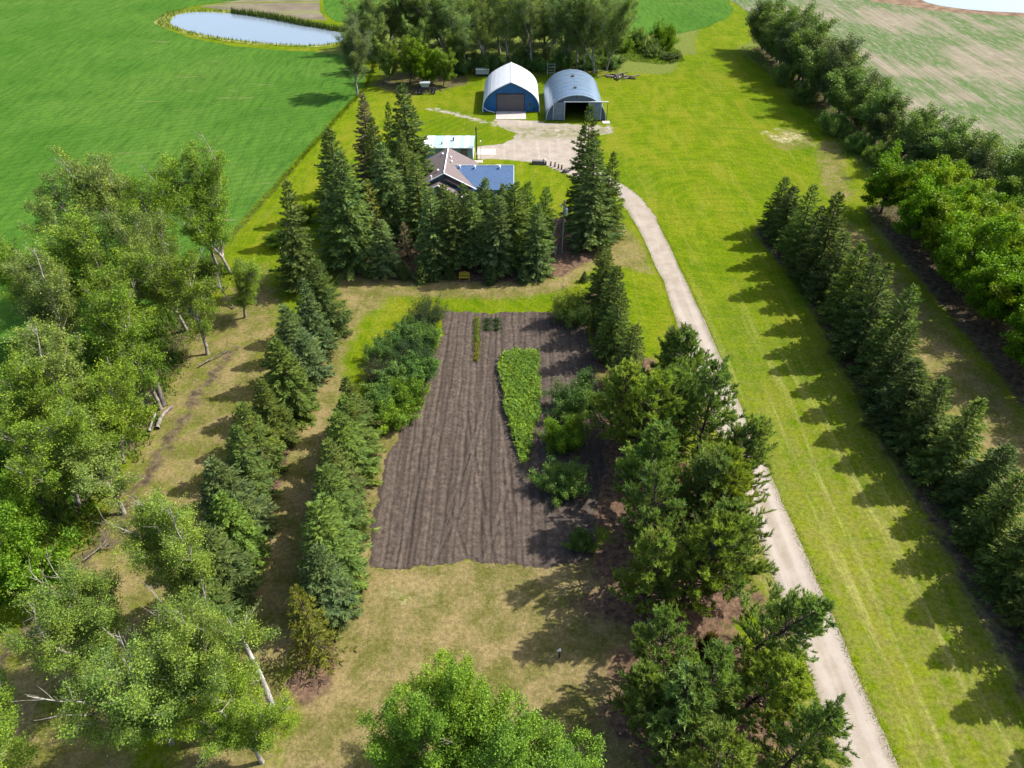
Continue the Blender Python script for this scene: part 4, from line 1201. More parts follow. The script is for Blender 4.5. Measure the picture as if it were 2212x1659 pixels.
def arch_shell(mb, prof, cx, y0, y1, th=.10):
    k = len(prof)
    vs = []
    for y in (y0, y1):
        for d in (0.0, th):
            for (x, z) in prof:
                L = math.hypot(x, max(z, .01)) or 1
                vs.append((cx + x * (1 + d / L), y, z * (1 + d / L)))
    fs = []
    for i in range(k - 1):
        fs.append((k + i, k + i + 1, 3 * k + i + 1, 3 * k + i))
        fs.append((i + 1, i, 2 * k + i, 2 * k + i + 1))
        fs.append((i, i + 1, k + i + 1, k + i))
        fs.append((2 * k + i + 1, 2 * k + i, 3 * k + i, 3 * k + i + 1))
    fs += [(0, k, 3 * k, 2 * k), (k - 1, 3 * k - 1, 4 * k - 1, 2 * k - 1)]
    mb.add(vs, fs)


def arch_wall(mb, prof, cx, y, th, hole=None, step=.15):
    """end wall filled under the profile, with an opening hole = (x0, x1, z1)"""
    xs = np.array([p[0] for p in prof]); zs = np.array([p[1] for p in prof])
    o_ = np.argsort(xs, kind='stable')
    xs, zs = xs[o_], zs[o_]
    cuts = sorted(set([round(v, 4) for v in np.arange(xs[0] + .02, xs[-1] - .02, .4)] + ([hole[0], hole[1]] if hole else []) + [xs[0] + .02, xs[-1] - .02]))
    for a, b in zip(cuts[:-1], cuts[1:]):
        za, zb = float(np.interp(a, xs, zs)), float(np.interp(b, xs, zs))
        lo = hole[2] if hole and a >= hole[0] - 1e-6 and b <= hole[1] + 1e-6 else 0.0
        if max(za, zb) <= lo:
            continue
        mb.slab([(cx + a, y, lo), (cx + b, y, lo), (cx + b, y, max(zb, lo)), (cx + a, y, max(za, lo))], (0, th, 0))


# ------------------------------------------------------------------ blue gothic-arch shop
BX, BY = -.22, 159.6
shop = thing('arched_shop', (BX, BY, 0), 'blue-fronted arched shop with a bright white gothic roof', 'building')
PG = arch_profile('gothic', 6.15, 6.3)
b_ = MB(); arch_shell(b_, PG, BX, BY - .45, BY + 14.0, .12)
roof = b_.build('roof', M_WHITE, shop)
b_ = MB(); b_.tube([(BX, BY - .47, 6.44), (BX, BY + 14.02, 6.44)], .07, 6)
sub(roof, b_.build('ridge_cap', M_TRIM, shop))
b_ = MB(); arch_shell(b_, PG, BX, BY - .53, BY - .45, .16)
sub(roof, b_.build('fascia', M_TRIM, shop))
b_ = MB(); arch_wall(b_, PG, BX, BY, .12)
b_.build('front_wall', M_BLUE, shop)
b_ = MB(); arch_wall(b_, PG, BX, BY + 13.7, .12)
b_.build('rear_wall', M_BLUE, shop)
od = None
for i in range(6):
    b_ = MB(); b_.box(BX - 3.05, BX + 2.85, BY - .075 - .012 * (i % 2), BY - .004, .04 + i * .61, .04 + i * .61 + .58)
    b_.build('door_panel', M_DOORG, shop)
b_ = MB(); b_.box(BX - 3.22, BX - 3.07, BY - .11, BY - .006, 0, 3.86).box(BX + 2.87, BX + 3.02, BY - .11, BY - .006, 0, 3.86).box(BX - 3.22, BX + 3.02, BY - .112, BY - .006, 3.73, 3.9)
b_.build('door_frame', M_DARKF, shop)
b_ = MB(); b_.box(BX + 3.7, BX + 4.6, BY - .07, BY - .005, .05, 2.15)
md = b_.build('side_door', plain('bright_blue_door', (.02, .11, .21), .5, .3, 0, .08), shop)
b_ = MB(); b_.box(BX + 3.9, BX + 4.4, BY - .09, BY - .074, 1.2, 1.9)
sub(md, b_.build('pane', M_GLASS, shop))
b_ = MB(); b_.box(BX + 5.05, BX + 5.2, BY - .3, BY - .15, 0, 1.0)
b_.build('meter_post', M_RUST, shop)
b_ = MB(); b_.tube([(BX - 6.15, BY - .58, 1.3), (BX - 6.0, BY - .6, 1.0), (BX - 5.2, BY - .75, .45), (BX - 3.6, BY - 1.0, .12)], .07, 6)
b_.build('drain_pipe', M_TRIM, shop)
b_ = MB(); b_.box(BX - 3.3, BX + 3.25, BY - 4.9, BY - .12, .0, .07)
o = b_.build('concrete_apron', M_CONC); o['kind'] = 'structure'

# ------------------------------------------------------------------ galvanised round-arch shed
QX, QY = 13.75, 153.9
qs = thing('round_arch_shed', (QX, QY, 0), 'galvanised round-arch shed with open sliding doors', 'building')
PR = arch_profile('round', 6.35, 5.3)
NP = 14
for i in range(NP):
    y0 = QY + i * 1.28
    b_ = MB(); arch_shell(b_, PR, QX, y0, y0 + 1.30, .06 + .03 * (i % 2))
    b_.build('roof_panel', M_GALV, qs, False)
b_ = MB(); arch_shell(b_, PR, QX, QY - .07, QY - .005, .13)
b_.build('front_rim', M_TRIMB, qs)
b_ = MB(); arch_wall(b_, PR, QX, QY + .35, .08, (-2.5, 2.6, 3.75))
b_.build('front_wall', M_GREYW, qs)
b_ = MB(); arch_wall(b_, PR, QX, QY + 17.6, .08)
b_.build('rear_wall', M_GREYW, qs)
for (xa, xb) in ((-5.0, -2.45), (2.75, 5.35)):
    fr = MB().box(QX + xa, QX + xa + .12, QY - .14, QY - .02, .1, 3.95).box(QX + xb - .12, QX + xb, QY - .14, QY - .02, .1, 3.95).build('door_frame', M_TRIMB, qs)
    for i in range(9):
        z = .12 + i * .42
        b_ = MB(); b_.slab([(QX + xa + .13, QY - .07, z), (QX + xb - .13, QY - .07, z), (QX + xb - .13, QY - .13 - .04 * (i % 2), z + .21), (QX + xa + .13, QY - .13 - .04 * (i % 2), z + .21)], (0, .03, 0))
        b_.slab([(QX + xa + .13, QY - .13 - .04 * (i % 2), z + .212), (QX + xb - .13, QY - .13 - .04 * (i % 2), z + .212), (QX + xb - .13, QY - .07, z + .415), (QX + xa + .13, QY - .07, z + .415)], (0, .03, 0))
        b_.build('door_slat', M_GALVD, qs)
b_ = MB(); b_.box(QX - 2.75, QX + 6.7, QY - .30, QY - .16, 3.98, 4.14)
b_.build('door_track', M_TRIM, qs)
b_ = MB(); b_.box(QX + 6.52, QX + 6.64, QY - .28, QY - .18, 0, 3.97)
b_.build('track_post', M_DARKF, qs)
b_ = MB(); b_.tube([(QX - .1, QY - .15, 4.6), (QX - .1, QY - .15, 5.35)], .09, 6)
b_.build('peak_bracket', M_DARKF, qs)
for yy_ in (4.6, 12.6):
    b_ = MB(); b_.tube([(QX - .1, QY + yy_, 4.9), (QX - .1, QY + yy_, 5.5)], .22, 8)
    v_ = b_.build('roof_vent', M_DARKF, qs)
    b_ = MB(); b_.tube([(QX - .1, QY + yy_, 5.5), (QX - .1, QY + yy_, 5.56), (QX - .1, QY + yy_, 5.75)], [.42, .42, .05], 10)
    sub(v_, b_.build('cowl', M_IRON, qs))
b_ = MB(); b_.box(QX + 5.6, QX + 7.2, QY - 2.0, QY - .4, 0, .12)
o = b_.build('concrete_footing', M_CONC); o['kind'] = 'structure'

# ------------------------------------------------------------------ teal garage with striped roof
SX0, SX1, SY0, SY1 = -16.6, -7.5, 132.7, 138.0
gar = thing('garage', ((SX0 + SX1) / 2, SY0, 0), 'small teal garage with a white and pale blue striped roof', 'building')
b_ = MB(); b_.box(SX0, SX1, SY0, SY1, 0, 2.55).slab([(SX1, SY0 + .01, 2.55), (SX1, SY1 - .01, 2.55), (SX1, (SY0 + SY1) / 2, 3.02)], (-(SX1 - SX0), 0, 0))
b_.build('wall', M_TEAL, gar)
b_ = MB(); b_.box(SX1 - .02, SX1 + .03, SY0 - .03, SY1 + .02, 0, 2.5)
b_.build('side_wall', M_TRIM, gar)
nP = 10
for i in range(nP):
    xa = SX0 - .3 + (SX1 - SX0 + .6) * i / nP
    xb = SX0 - .3 + (SX1 - SX0 + .6) * (i + 1) / nP - .02
    pm = M_PWHITE if i in (0, 1, 4, 6, 8) else M_PBLUE
    ym = (SY0 + SY1) / 2
    b_ = MB(); b_.slab([(xa, SY0 - .4, 2.56), (xb, SY0 - .4, 2.56), (xb, ym, 3.12), (xa, ym, 3.12)], (0, 0, .05 + .012 * (i % 2)))
    b_.slab([(xa, ym, 3.12), (xb, ym, 3.12), (xb, SY1 + .4, 2.56), (xa, SY1 + .4, 2.56)], (0, 0, .05 + .012 * (i % 2)))
    b_.build('roof_panel', pm, gar)
b_ = MB(); b_.box(SX0 - .32, SX1 + .32, SY0 - .45, SY0 - .405, 2.46, 2.60)
b_.build('fascia', M_TRIM, gar)
b_ = MB(); b_.box(SX1 - 2.15, SX1 - 1.2, SY0 - .06, SY0 - .004, .05, 2.12)
d_ = b_.build('door', M_BROWN, gar)
b_ = MB(); b_.box(SX1 - 2.27, SX1 - 2.16, SY0 - .09, SY0 - .005, 0, 2.22).box(SX1 - 1.19, SX1 - 1.08, SY0 - .09, SY0 - .005, 0, 2.22).box(SX1 - 2.27, SX1 - 1.08, SY0 - .092, SY0 - .005, 2.13, 2.24)
b_.build('door_frame', M_DARKF, gar)
b_ = MB(); b_.tube([(SX0 + 3.2, SY0 + .8, 2.75), (SX0 + 3.2, SY0 + .8, 3.25)], .11, 8)
b_.build('roof_vent', M_STONE, gar)
b_ = MB(); b_.tube([(SX0 + 5.4, SY0 + 2.0, 2.9), (SX0 + 5.4, SY0 + 2.0, 3.5)], .15, 8).tube([(SX0 + 5.4, SY0 + 2.0, 3.5), (SX0 + 5.4, SY0 + 2.0, 3.7)], [.28, .03], 8)
b_.build('roof_vent', M_STONE, gar)
t = thing('yard_pole', (SX1 + .75, SY0 + .2, 0), 'dark wooden pole at the corner of the teal garage', 'pole')
MB().tube([(SX1 + .75, SY0 + .2, 0), (SX1 + .72, SY0 + .2, 6.4)], [.13, .10], 8).build('shaft', M_POST, t)
MB().box(SX1 + .45, SX1 + 1.05, SY0 + .1, SY0 + .22, 5.9, 6.0).build('crossarm', M_POST, t)
t = thing('lamp_standard', (SX1 + 1.5, SY0 + .6, 0), 'thin grey metal post just off the garage corner', 'post')
MB().tube([(SX1 + 1.5, SY0 + .6, 0), (SX1 + 1.5, SY0 + .6, 3.4)], .05, 6).build('shaft', M_CAN, t)
MB().tube([(SX1 + 1.5, SY0 + .6, 3.4), (SX1 + 1.5, SY0 + .6, 3.62)], [.14, .10], 8).build('lamp_head', M_TRIM, t)
for nm, (xa, xb, ya, yb) in {'garage_slab': (SX1 + .4, -3.2, 135.2, 138.2), 'garage_step': (-10.8, -5.6, 131.4, 132.5), 'front_walk': (-2.95, -2.1, 123.9, 130.6)}.items():
    o = MB().box(xa, xb, ya, yb, 0, .06).build(nm, M_CONC); o['kind'] = 'structure'

# ------------------------------------------------------------------ house
hs = thing('house', (-8.0, 119.0, 0), 'house with brown-grey gable roof and long blue-shingled wing', 'house')
MB().box(-15.9, -6.9, 114.3, 124.2, 0, 2.85).build('wall', M_TEAL, hs)
MB().slab([(-15.9, 114.3, 2.85), (-6.9, 114.3, 2.85), (-11.4, 114.3, 5.25)], (0, .12, 0)).build('gable_wall', M_TEAL, hs)
MB().slab([(-15.9, 124.05, 2.85), (-6.9, 124.05, 2.85), (-11.4, 124.05, 5.25)], (0, .12, 0)).build('gable_wall', M_TEAL, hs)
MB().box(-9.0, -.3, 114.3, 122.9, 0, 2.75).slab([(-.3, 114.3, 2.75), (-.3, 122.9, 2.75), (-.3, 118.6, 4.6)], (-.12, 0, 0)).build('wing_wall', M_TEAL, hs)


def roof_slope(name, pts, mat, parent, th=.14):
    a, b, c = Vector(pts[0]), Vector(pts[1]), Vector(pts[2])
    n = (b - a).cross(c - a).normalized()
    if n.z < 0:
        n = -n
    return MB().slab(pts, n * th).build(name, mat, parent)


r1 = roof_slope('roof_slope', [(-16.6, 113.7, 2.72), (-16.6, 124.7, 2.72), (-11.4, 124.7, 5.5), (-11.4, 113.7, 5.5)], M_SHB, hs)
r2 = roof_slope('roof_slope', [(-6.2, 113.7, 2.72), (-11.4, 113.7, 5.5), (-11.4, 124.7, 5.5), (-6.2, 124.7, 2.72)], M_SHB, hs)
r3 = roof_slope('wing_roof_slope', [(-10.2, 113.5, 2.62), (.25, 113.5, 2.62), (.25, 118.6, 4.74), (-10.2, 118.6, 4.74)], M_SHBL, hs)
r4 = roof_slope('wing_roof_slope', [(-10.2, 118.6, 4.74), (.25, 118.6, 4.74), (.25, 123.7, 2.62), (-10.2, 123.7, 2.62)], M_SHBL, hs)
r5 = roof_slope('porch_roof_slope', [(-8.2, 111.9, 1.95), (-12.4, 111.9, 4.15), (-12.4, 114.28, 4.15), (-8.2, 114.28, 1.95)], M_SHB, hs)
r6 = roof_slope('porch_roof_slope', [(-16.4, 111.9, 2.1), (-16.4, 114.28, 2.1), (-12.4, 114.28, 4.15), (-12.4, 111.9, 4.15)], M_SHB, hs)
MB().box(-15.9, -8.8, 112.2, 114.28, 0, 2.0).slab([(-15.9, 112.2, 2.0), (-8.8, 112.2, 2.0), (-12.4, 112.2, 3.95)], (0, .1, 0)).build('porch_wall', M_TEAL, hs)
MB().tube([(-11.4, 113.68, 5.70), (-11.4, 124.72, 5.70)], .10, 6).build('ridge_cap', M_TRIM, hs)
MB().tube([(-9.6, 118.6, 4.92), (.27, 118.6, 4.92)], .09, 6).build('ridge_cap', M_TRIMB, hs)
for pa, pb in (((-16.68, 113.66, 2.78), (-11.4, 113.66, 5.6)), ((-11.4, 113.66, 5.6), (-6.1, 113.66, 2.78)), ((-16.5, 111.86, 2.16), (-12.4, 111.86, 4.25)), ((-12.4, 111.86, 4.25), (-8.1, 111.86, 2.0)), ((.3, 113.45, 2.68), (.3, 118.6, 4.84)), ((.3, 118.6, 4.84), (.3, 123.75, 2.68))):
    MB().tube([pa, pb], .10, 4).build('rake_trim', M_TRIM if pa[0] < 0 else M_TRIMB, hs)
cl = MB().slab([(-11.3, 113.72, 4.3), (-7.6, 113.72, 2.3), (-6.9, 113.72, 2.95), (-11.3, 113.72, 5.3)], (0, -.05, 0)).build('clerestory_window', M_GLASS, hs)
sub(cl, MB().tube([(-11.3, 113.66, 4.3), (-7.6, 113.66, 2.3)], .06, 4).build('frame', M_DARKF, hs))
for (x, y, z) in ((-12.3, 122.6, 5.1), (-12.6, 115.9, 4.95), (-10.7, 120.9, 5.2), (-10.5, 119.2, 5.1), (-9.0, 118.1, 4.75), (-6.4, 118.0, 4.7), (-2.1, 118.0, 4.7)):
    v_ = MB().tube([(x, y, z - .3), (x, y, z + .32)], .13, 8).build('roof_vent', M_TRIM, hs)
    sub(v_, MB().tube([(x, y, z + .32), (x, y, z + .42)], [.22, .12], 8).build('cowl', M_TRIM, hs))
MB().tube([(-13.6, 113.9, 4.2), (-13.6, 113.9, 5.1)], .14, 8).build('chimney', M_TRIM, hs)
for xa in (-7.6, -4.6, -1.8):
    w_ = MB().box(xa, xa + 1.2, 114.22, 114.294, 1.0, 2.1).build('window', M_GLASS, hs)
    sub(w_, MB().box(xa - .08, xa + 1.28, 114.2, 114.29, .9, 1.0).box(xa - .08, xa + 1.28, 114.2, 114.29, 2.1, 2.2).build('frame', M_TRIM, hs))
MB().box(.4, 3.6, 114.5, 119.5, 0, .12)

# ------------------------------------------------------------------ power pole and wires
px_, py_ = ground(1213, 548)
pole = thing('power_pole', (px_, py_, 0), 'grey wooden power pole carrying a pale transformer', 'pole')
MB().tube([(px_, py_, 0), (px_ + .05, py_, 8.9)], [.15, .10], 8).build('shaft', M_POLE, pole)
tf = MB().tube([(px_ + .32, py_ - .05, 6.6), (px_ + .32, py_ - .05, 6.65), (px_ + .32, py_ - .05, 7.55), (px_ + .32, py_ - .05, 7.65)], [.24, .28, .28, .2], 10).build('transformer', M_CAN, pole)
sub(tf, MB().tube([(px_ + .32, py_ - .05, 7.65), (px_ + .32, py_ - .05, 7.95)], [.08, .05], 6).build('bushing', M_BROWN, pole))
MB().tube([(px_ - .35, py_, 7.7), (px_ - .35, py_, 8.1)], .09, 6).build('fuse_cutout', M_CAN, pole)
MB().box(px_ - .5, px_ + .3, py_ - .05, py_ + .05, 7.95, 8.05).build('bracket', M_POST, pole)
t = thing('guy_wire', (px_ - 3.3, py_ - 3.2, 0), 'slanting guy wire bracing the power pole', 'wire')
MB().tube([(px_ - .02, py_ - .05, 7.4), (px_ - 3.3, py_ - 3.2, 0)], .022, 4).build('strand', M_WIRE, t)
n_ = 24
end = np.array([-15.5, -6.0, 9.0]); sta = np.array([px_, py_ - .1, 8.7])
wp = [tuple(sta + (end - sta) * i / n_ - np.array([0, 0, 4 * 1.3 * (i / n_) * (1 - i / n_)])) for i in range(n_ + 1)]
t = thing('power_line', (px_, py_, 0), 'thin pale power line crossing above the tilled garden', 'wire')
MB().tube(wp, .007, 4).build('strand', M_WIRE, t)
wp2 = [(px_ + (-4.2 - px_) * i / 8, py_ + (114.5 - py_) * i / 8, 7.9 - 3.5 * i / 8 - 1.2 * (i / 8) * (1 - i / 8)) for i in range(9)]
t = thing('service_line', (px_, py_, 0), 'service wire running from the power pole to the house', 'wire')
MB().tube(wp2, .018, 4).build('strand', M_WIRE, t)
x, y = ground(1205, 556)
t = thing('meter_pedestal', (x - .4, y + .4, 0), 'pale ring stand at the foot of the power pole', 'stand')
MB().tube([(x - .4, y + .4, 0), (x - .4, y + .4, 1.9)], .07, 6).build('post', M_CAN, t)
MB().box(x - .6, x - .2, y + .22, y + .34, 1.2, 1.7).build('meter_box', M_CAN, t)

# ------------------------------------------------------------------ yellow bench
x, y = ground(1003, 605)
bn = thing('garden_bench', (x, y, 0), 'yellow slatted garden bench under the spruces', 'bench')
for i in range(3):
    MB().box(x - .72, x + .72, y - .20 + i * .15, y - .08 + i * .15, .44, .48).build('seat_slat', M_YEL, bn)
for i in range(3):
    MB().box(x - .72, x + .72, y + .27 + i * .02, y + .30 + i * .02, .58 + i * .15, .68 + i * .15).build('back_slat', M_YEL, bn)
for sx in (-.74, .70):
    for sy in (-.2, .28):
        MB().box(x + sx, x + sx + .06, y + sy, y + sy + .06, 0, .62 if sy < 0 else 1.05).build('leg', M_YEL, bn)
    MB().box(x + sx - .01, x + sx + .07, y - .22, y + .36, .622, .66).build('armrest', M_YEL, bn)
MB().tube([(x - .72, y + .34, 1.0), (x - .4, y + .34, 1.12), (x, y + .34, 1.16), (x + .4, y + .34, 1.12), (x + .72, y + .34, 1.0)], .05, 6).build('top_rail', M_YEL, bn)

# ------------------------------------------------------------------ parked implement and tank by the trees
x, y = ground(922, 203)
im = thing('farm_implement', (x, y, 0), 'dark old farm implement with grey hopper parked by the bushes', 'implement')
hp = MB().add([(x - 1.5, y - .2, 2.5), (x + .9, y - .2, 2.5), (x + .9, y + 1.2, 2.5), (x - 1.5, y + 1.2, 2.5), (x - 1.1, y + .1, 1.5), (x + .5, y + .1, 1.5), (x + .5, y + .9, 1.5), (x - 1.1, y + .9, 1.5)],
              [(0, 1, 2, 3), (7, 6, 5, 4), (0, 4, 5, 1), (1, 5, 6, 2), (2, 6, 7, 3), (3, 7, 4, 0)]).build('hopper', M_CAN, im)
MB().box(x - 2.2, x + 2.0, y + .1, y + .25, 1.1, 1.3).box(x - 2.2, x + 2.0, y + .8, y + .95, 1.1, 1.3).box(x - 2.2, x - 2.05, y + .26, y + .79, 1.1, 1.28).box(x + 1.85, x + 2.0, y + .26, y + .79, 1.1, 1.28).build('frame', M_IRON, im)
for wx in (-1.7, 1.5):
    for wy in (-.35, 1.25):
        wv = [(x + wx, y + wy - .12, .5), (x + wx, y + wy + .12, .5)]
        wh = MB().tube(wv, .5, 14).build('wheel', M_TYRE, im)
        sub(wh, MB().tube([(x + wx, y + wy - .14, .5), (x + wx, y + wy + .14, .5)], .24, 10).build('rim', M_CAN, im))
for k_ in range(5):
    xs_ = x - 1.8 + k_ * .85
    MB().tube([(xs_, y - .1, 1.1), (xs_ + .1, y - .6, .7), (xs_, y - .8, .1)], .06, 5).build('tine', M_IRON, im)
MB().tube([(x + 2.0, y + .5, 1.2), (x + 3.6, y + .3, .5)], .09, 6).build('hitch', M_IRON, im)
x, y = ground(1042, 165)
tk = thing('storage_tank', (x, y, 0), 'long dull white box tank in the tree shade behind the shop', 'tank')
MB().box(x - 1.6, x + 1.6, y, y + 1.2, .5, 1.7).build('body', M_TANK, tk)
MB().box(x - 1.66, x + 1.66, y - .06, y - .004, 1.55, 1.76).build('rim', M_TRIM, tk)
for sx in (-1.4, 1.25):
    MB().box(x + sx, x + sx + .15, y + .1, y + 1.1, 0, .5).build('leg', M_DARKF, tk)
x, y = ground(1190, 163)
rk = thing('pipe_rack', (x, y, 0), 'grey pipe rack standing behind the white-roofed shop', 'rack')
for sx in (-.9, .9):
    MB().tube([(x + sx, y, 0), (x + sx, y, 3.0)], .06, 6).build('upright', M_CAN, rk)
for k_ in range(4):
    MB().tube([(x - .9, y, .6 + k_ * .7), (x + .9, y, .6 + k_ * .7)], .045, 6).build('rung', M_CAN, rk)

# ------------------------------------------------------------------ log pile by the poplars
lx, ly = ground(1341, 166)
rl = random.Random(3)
for i in range(18):
    L = rl.uniform(1.8, 4.2)
    a = rl.uniform(-.6, .6) + (0 if i % 3 else 1.2)
    cx, cy, cz = lx + rl.gauss(0, 1.3), ly + rl.gauss(0, .7), .18 + .9 * max(0, rl.random() - .25) * (1 if i > 6 else 0)
    r_ = rl.uniform(.10, .24)
    d = Vector((math.cos(a), math.sin(a), rl.uniform(-.12, .2))).normalized()
    zlow = cz - abs(d.z) * L / 2
    cz += max(0, r_ - zlow)
    p0, p1 = Vector((cx, cy, cz)) - d * L / 2, Vector((cx, cy, cz)) + d * L / 2
    o = link('log', mesh('log', *(lambda mb: (mb.v, mb.f))(MB().tube([p0, (p0 + p1) / 2 + Vector((0, 0, rl.gauss(0, .1))), p1], [r_, r_ * .9, r_ * .7], 7)), DEADWOOD if i % 2 else BARK_DARK))
    tag(o, 'pale barkless log in the log pile beside the tall poplars' if i % 2 else 'dark barked log in the log pile beside the tall poplars', 'log', 'pale logs of the pile by the poplars' if i % 2 else 'dark logs of the pile by the poplars')

# ------------------------------------------------------------------ edging along the yard
x, y = ground(1162, 354)
MBt = MB()
t = thing('stone_trough', (x, y, 0), 'long dark grey trough planter on the yard edge', 'planter')
MB().add([(x - 1.25, y - .4, 0), (x + 1.25, y - .5, 0), (x + 1.3, y + .3, 0), (x - 1.2, y + .4, 0), (x - 1.15, y - .38, .72), (x + 1.2, y - .45, .66), (x + 1.22, y + .28, .66), (x - 1.1, y + .36, .74)],
         [(0, 3, 2, 1), (4, 5, 6, 7), (0, 1, 5, 4), (1, 2, 6, 5), (2, 3, 7, 6), (3, 0, 4, 7)]).build('body', M_STONE, t)
MB().box(x + 1.33, x + 1.42, y - .5, y + .3, 0, 1.0).build('end_board', M_TRIM, t)
posts = [(1181, 353, .9), (1190, 357, .8), (1203, 361, .8), (1210, 366, .8), (1187, 355, .6)]
for i, (qx, qy, hh) in enumerate([(1172.5 + 1.5, 353, .7), (1179, 356.5, .6), (1189.5, 358, .75), (1198.5, 360.5, .85), (1206, 364, .75), (1213, 366.5, .85)]):
    x, y = ground(qx, qy)
    t = thing('edging_post', (x, y, 0), f'short dark post on the yard edge, {ORD[i]} after the trough planter', 'post', 'short posts along the yard edge')
    MB().tube([(x, y, 0), (x, y, hh * .55), (x + .02, y, hh * .62), (x + .03, y, hh)], [.16, .15, .10, .13], 8).build('shaft', M_POST, t)
    MB().tube([(x + .03, y, hh), (x + .03, y, hh + .12)], [.17, .06], 8).build('cap', M_POST, t)
x, y = ground(1222, 372)
rb = random.Random(9)
V_ = []
F_ = []
nu, nv = 9, 6
for j in range(nv + 1):
    for i in range(nu):
        th_, ph_ = 2 * math.pi * i / nu, math.pi / 2 * (1 - j / nv)
        k_ = rb.uniform(.85, 1.12)
        V_.append((math.cos(th_) * math.cos(math.pi / 2 - ph_ if False else (math.pi / 2) * j / nv) * .75 * k_, math.sin(th_) * math.cos((math.pi / 2) * j / nv) * .6 * k_, math.sin((math.pi / 2) * j / nv) * .75 * k_))
for j in range(nv):
    for i in range(nu):
        F_.append((j * nu + i, j * nu + (i + 1) % nu, (j + 1) * nu + (i + 1) % nu, (j + 1) * nu + i))
o = link('boulder', mesh('boulder', V_, F_, M_STONE), None, (x, y, 0))
tag(o, 'grey boulder ending the row of short posts', 'boulder')

# ------------------------------------------------------------------ standpipe in the clearing
x, y = ground(1208, 1420)
t = thing('standpipe', (x, y, 0), 'dark standpipe with white cap in the shaded clearing', 'standpipe')
MB().tube([(x, y, 0), (x, y, 1.05)], .075, 8).build('pipe', M_POST, t)
MB().tube([(x, y, 1.05), (x, y, 1.12), (x + .01, y, 1.26)], [.12, .13, .07], 8).build('cap', M_TRIM, t)
MB().tube([(x, y, .95), (x - .16, y, .98), (x - .18, y, 1.1)], [.04, .04, .05], 6).build('spout', M_TRIM, t)

# ------------------------------------------------------------------ dark containers at the bed end
for i, (qx, qy, r_, hh, lab) in enumerate([(788, 592, .30, .75, 'black barrel at the poplar end of the bed'), (800, 596, .32, .6, 'low black tub beside the black barrel'), (775, 586, .42, .45, 'dark stump at the end of the bed')]):
    x, y = ground(qx, qy)
    t = thing('barrel' if i < 2 else 'tree_stump', (x, y, 0), lab, 'barrel' if i < 2 else 'stump')
    MB().tube([(x, y, 0), (x, y, hh * .5), (x, y, hh)], [r_ * .92, r_, r_ * .92], 12).build('body', M_BARREL if i < 2 else BARK_OLD, t)
    MB().tube([(x, y, hh), (x, y, hh + .04)], [r_ * .95, r_ * .8], 12).build('lid' if i < 2 else 'cut_face', M_TRIMB if i == 0 else (M_POST if i == 1 else DEADWOOD), t)

# ------------------------------------------------------------------ fallen logs and dead wood at the poplars
def dead_limb(name, pts, r0, r1, mat, label, cat, twigs=0, seed=0):
    w = Wood()
    r = np.random.default_rng(seed)
    pts = np.array(pts, float)
    w.limb(pts, r0, r1, 7)
    t_ = thing(name, tuple(pts[0]), label, cat)
    m_ = MB(); m_.v, m_.f = w.mb.v, w.mb.f
    m_.build('trunk', mat, t_, True)
    if twigs:
        w2 = Wood()
        for k in range(twigs):
            q, qx = at_t(pts, r.uniform(.35, .98))
            L = r.uniform(.7, 2.2)
            sp = curve(q, side_dir(qx, r.uniform(.3, .9), r.uniform(0, 6.28)), L, 4, r, (0, 0, .3), .12)
            w2.limb(sp, .035, .01, 4)
            for j in range(2):
                q2, x2 = at_t(sp, r.uniform(.4, .9))
                w2.limb(curve(q2, side_dir(x2, .6, r.uniform(0, 6.28)), L * .4, 3, r, (0, 0, .2), .1), .015, .006, 3)
        m2 = MB(); m2.v, m2.f = w2.mb.v, w2.mb.f
        m2.build('branches', mat, t_, True)
    return t_


def g3(px, py, z):
    x, y = ground(px, py, z)
    return (x, y, z)


dead_limb('fallen_log', [g3(340, 925, .2), g3(346, 905, .25), g3(356, 890, .3), g3(372, 878, .25)], .26, .16, DEADWOOD, 'pale curved fallen log at the foot of the bare trunks', 'log')
dead_limb('fallen_log', [g3(322, 932, .1), g3(328, 912, .3), g3(336, 893, .5)], .16, .12, DEADWOOD, 'straight white log lying beside the curved one', 'log')
dead_limb('bare_tree_snag', [g3(354, 876, 0), g3(345, 850, 1.6), g3(333, 815, 3.8), g3(322, 786, 6.0)], .36, .26, BARK_OLD, 'thick bare dark trunk standing over the fallen logs', 'snag')
dead_limb('bare_tree_snag', [g3(328, 893, 0), g3(318, 866, 1.5), g3(306, 842, 3.0)], .26, .20, BARK_OLD, 'shorter bare trunk left of the thick one', 'snag')
dead_limb('bare_tree_snag', [g3(310, 884, 0), g3(300, 850, 2.0), g3(290, 820, 4.4), g3(283, 800, 6.0)], .30, .18, BARK_OLD, 'leaning bare trunk farthest from the brown track', 'snag')
dead_limb('dead_tree', [g3(250, 880, 0), g3(256, 858, 1.2), g3(262, 838, 2.4), g3(258, 815, 3.6)], .10, .04, DEADWOOD, 'small leafless sapling left of the bare trunks', 'tree', 9, 4)
dead_limb('fallen_branch', [g3(505, 665, .2), g3(492, 645, .8), g3(478, 625, 1.4), g3(470, 600, 2.2)], .12, .05, DEADWOOD, 'brush of pale dead limbs beside the track bend', 'branch', 16, 6)
dead_limb('fallen_branch', [g3(430, 790, .3), g3(450, 778, .3), g3(470, 770, .3), g3(492, 757, .2)], .10, .04, BARK_OLD, 'dark fallen branch lying along the brown track', 'branch', 12, 7)
dead_limb('fallen_branch', [g3(180, 1210, .3), g3(200, 1195, .4), g3(222, 1178, .5), g3(240, 1180, .4)], .08, .03, DEADWOOD, 'bleached branch sticking out by the dense maple', 'branch', 14, 8)
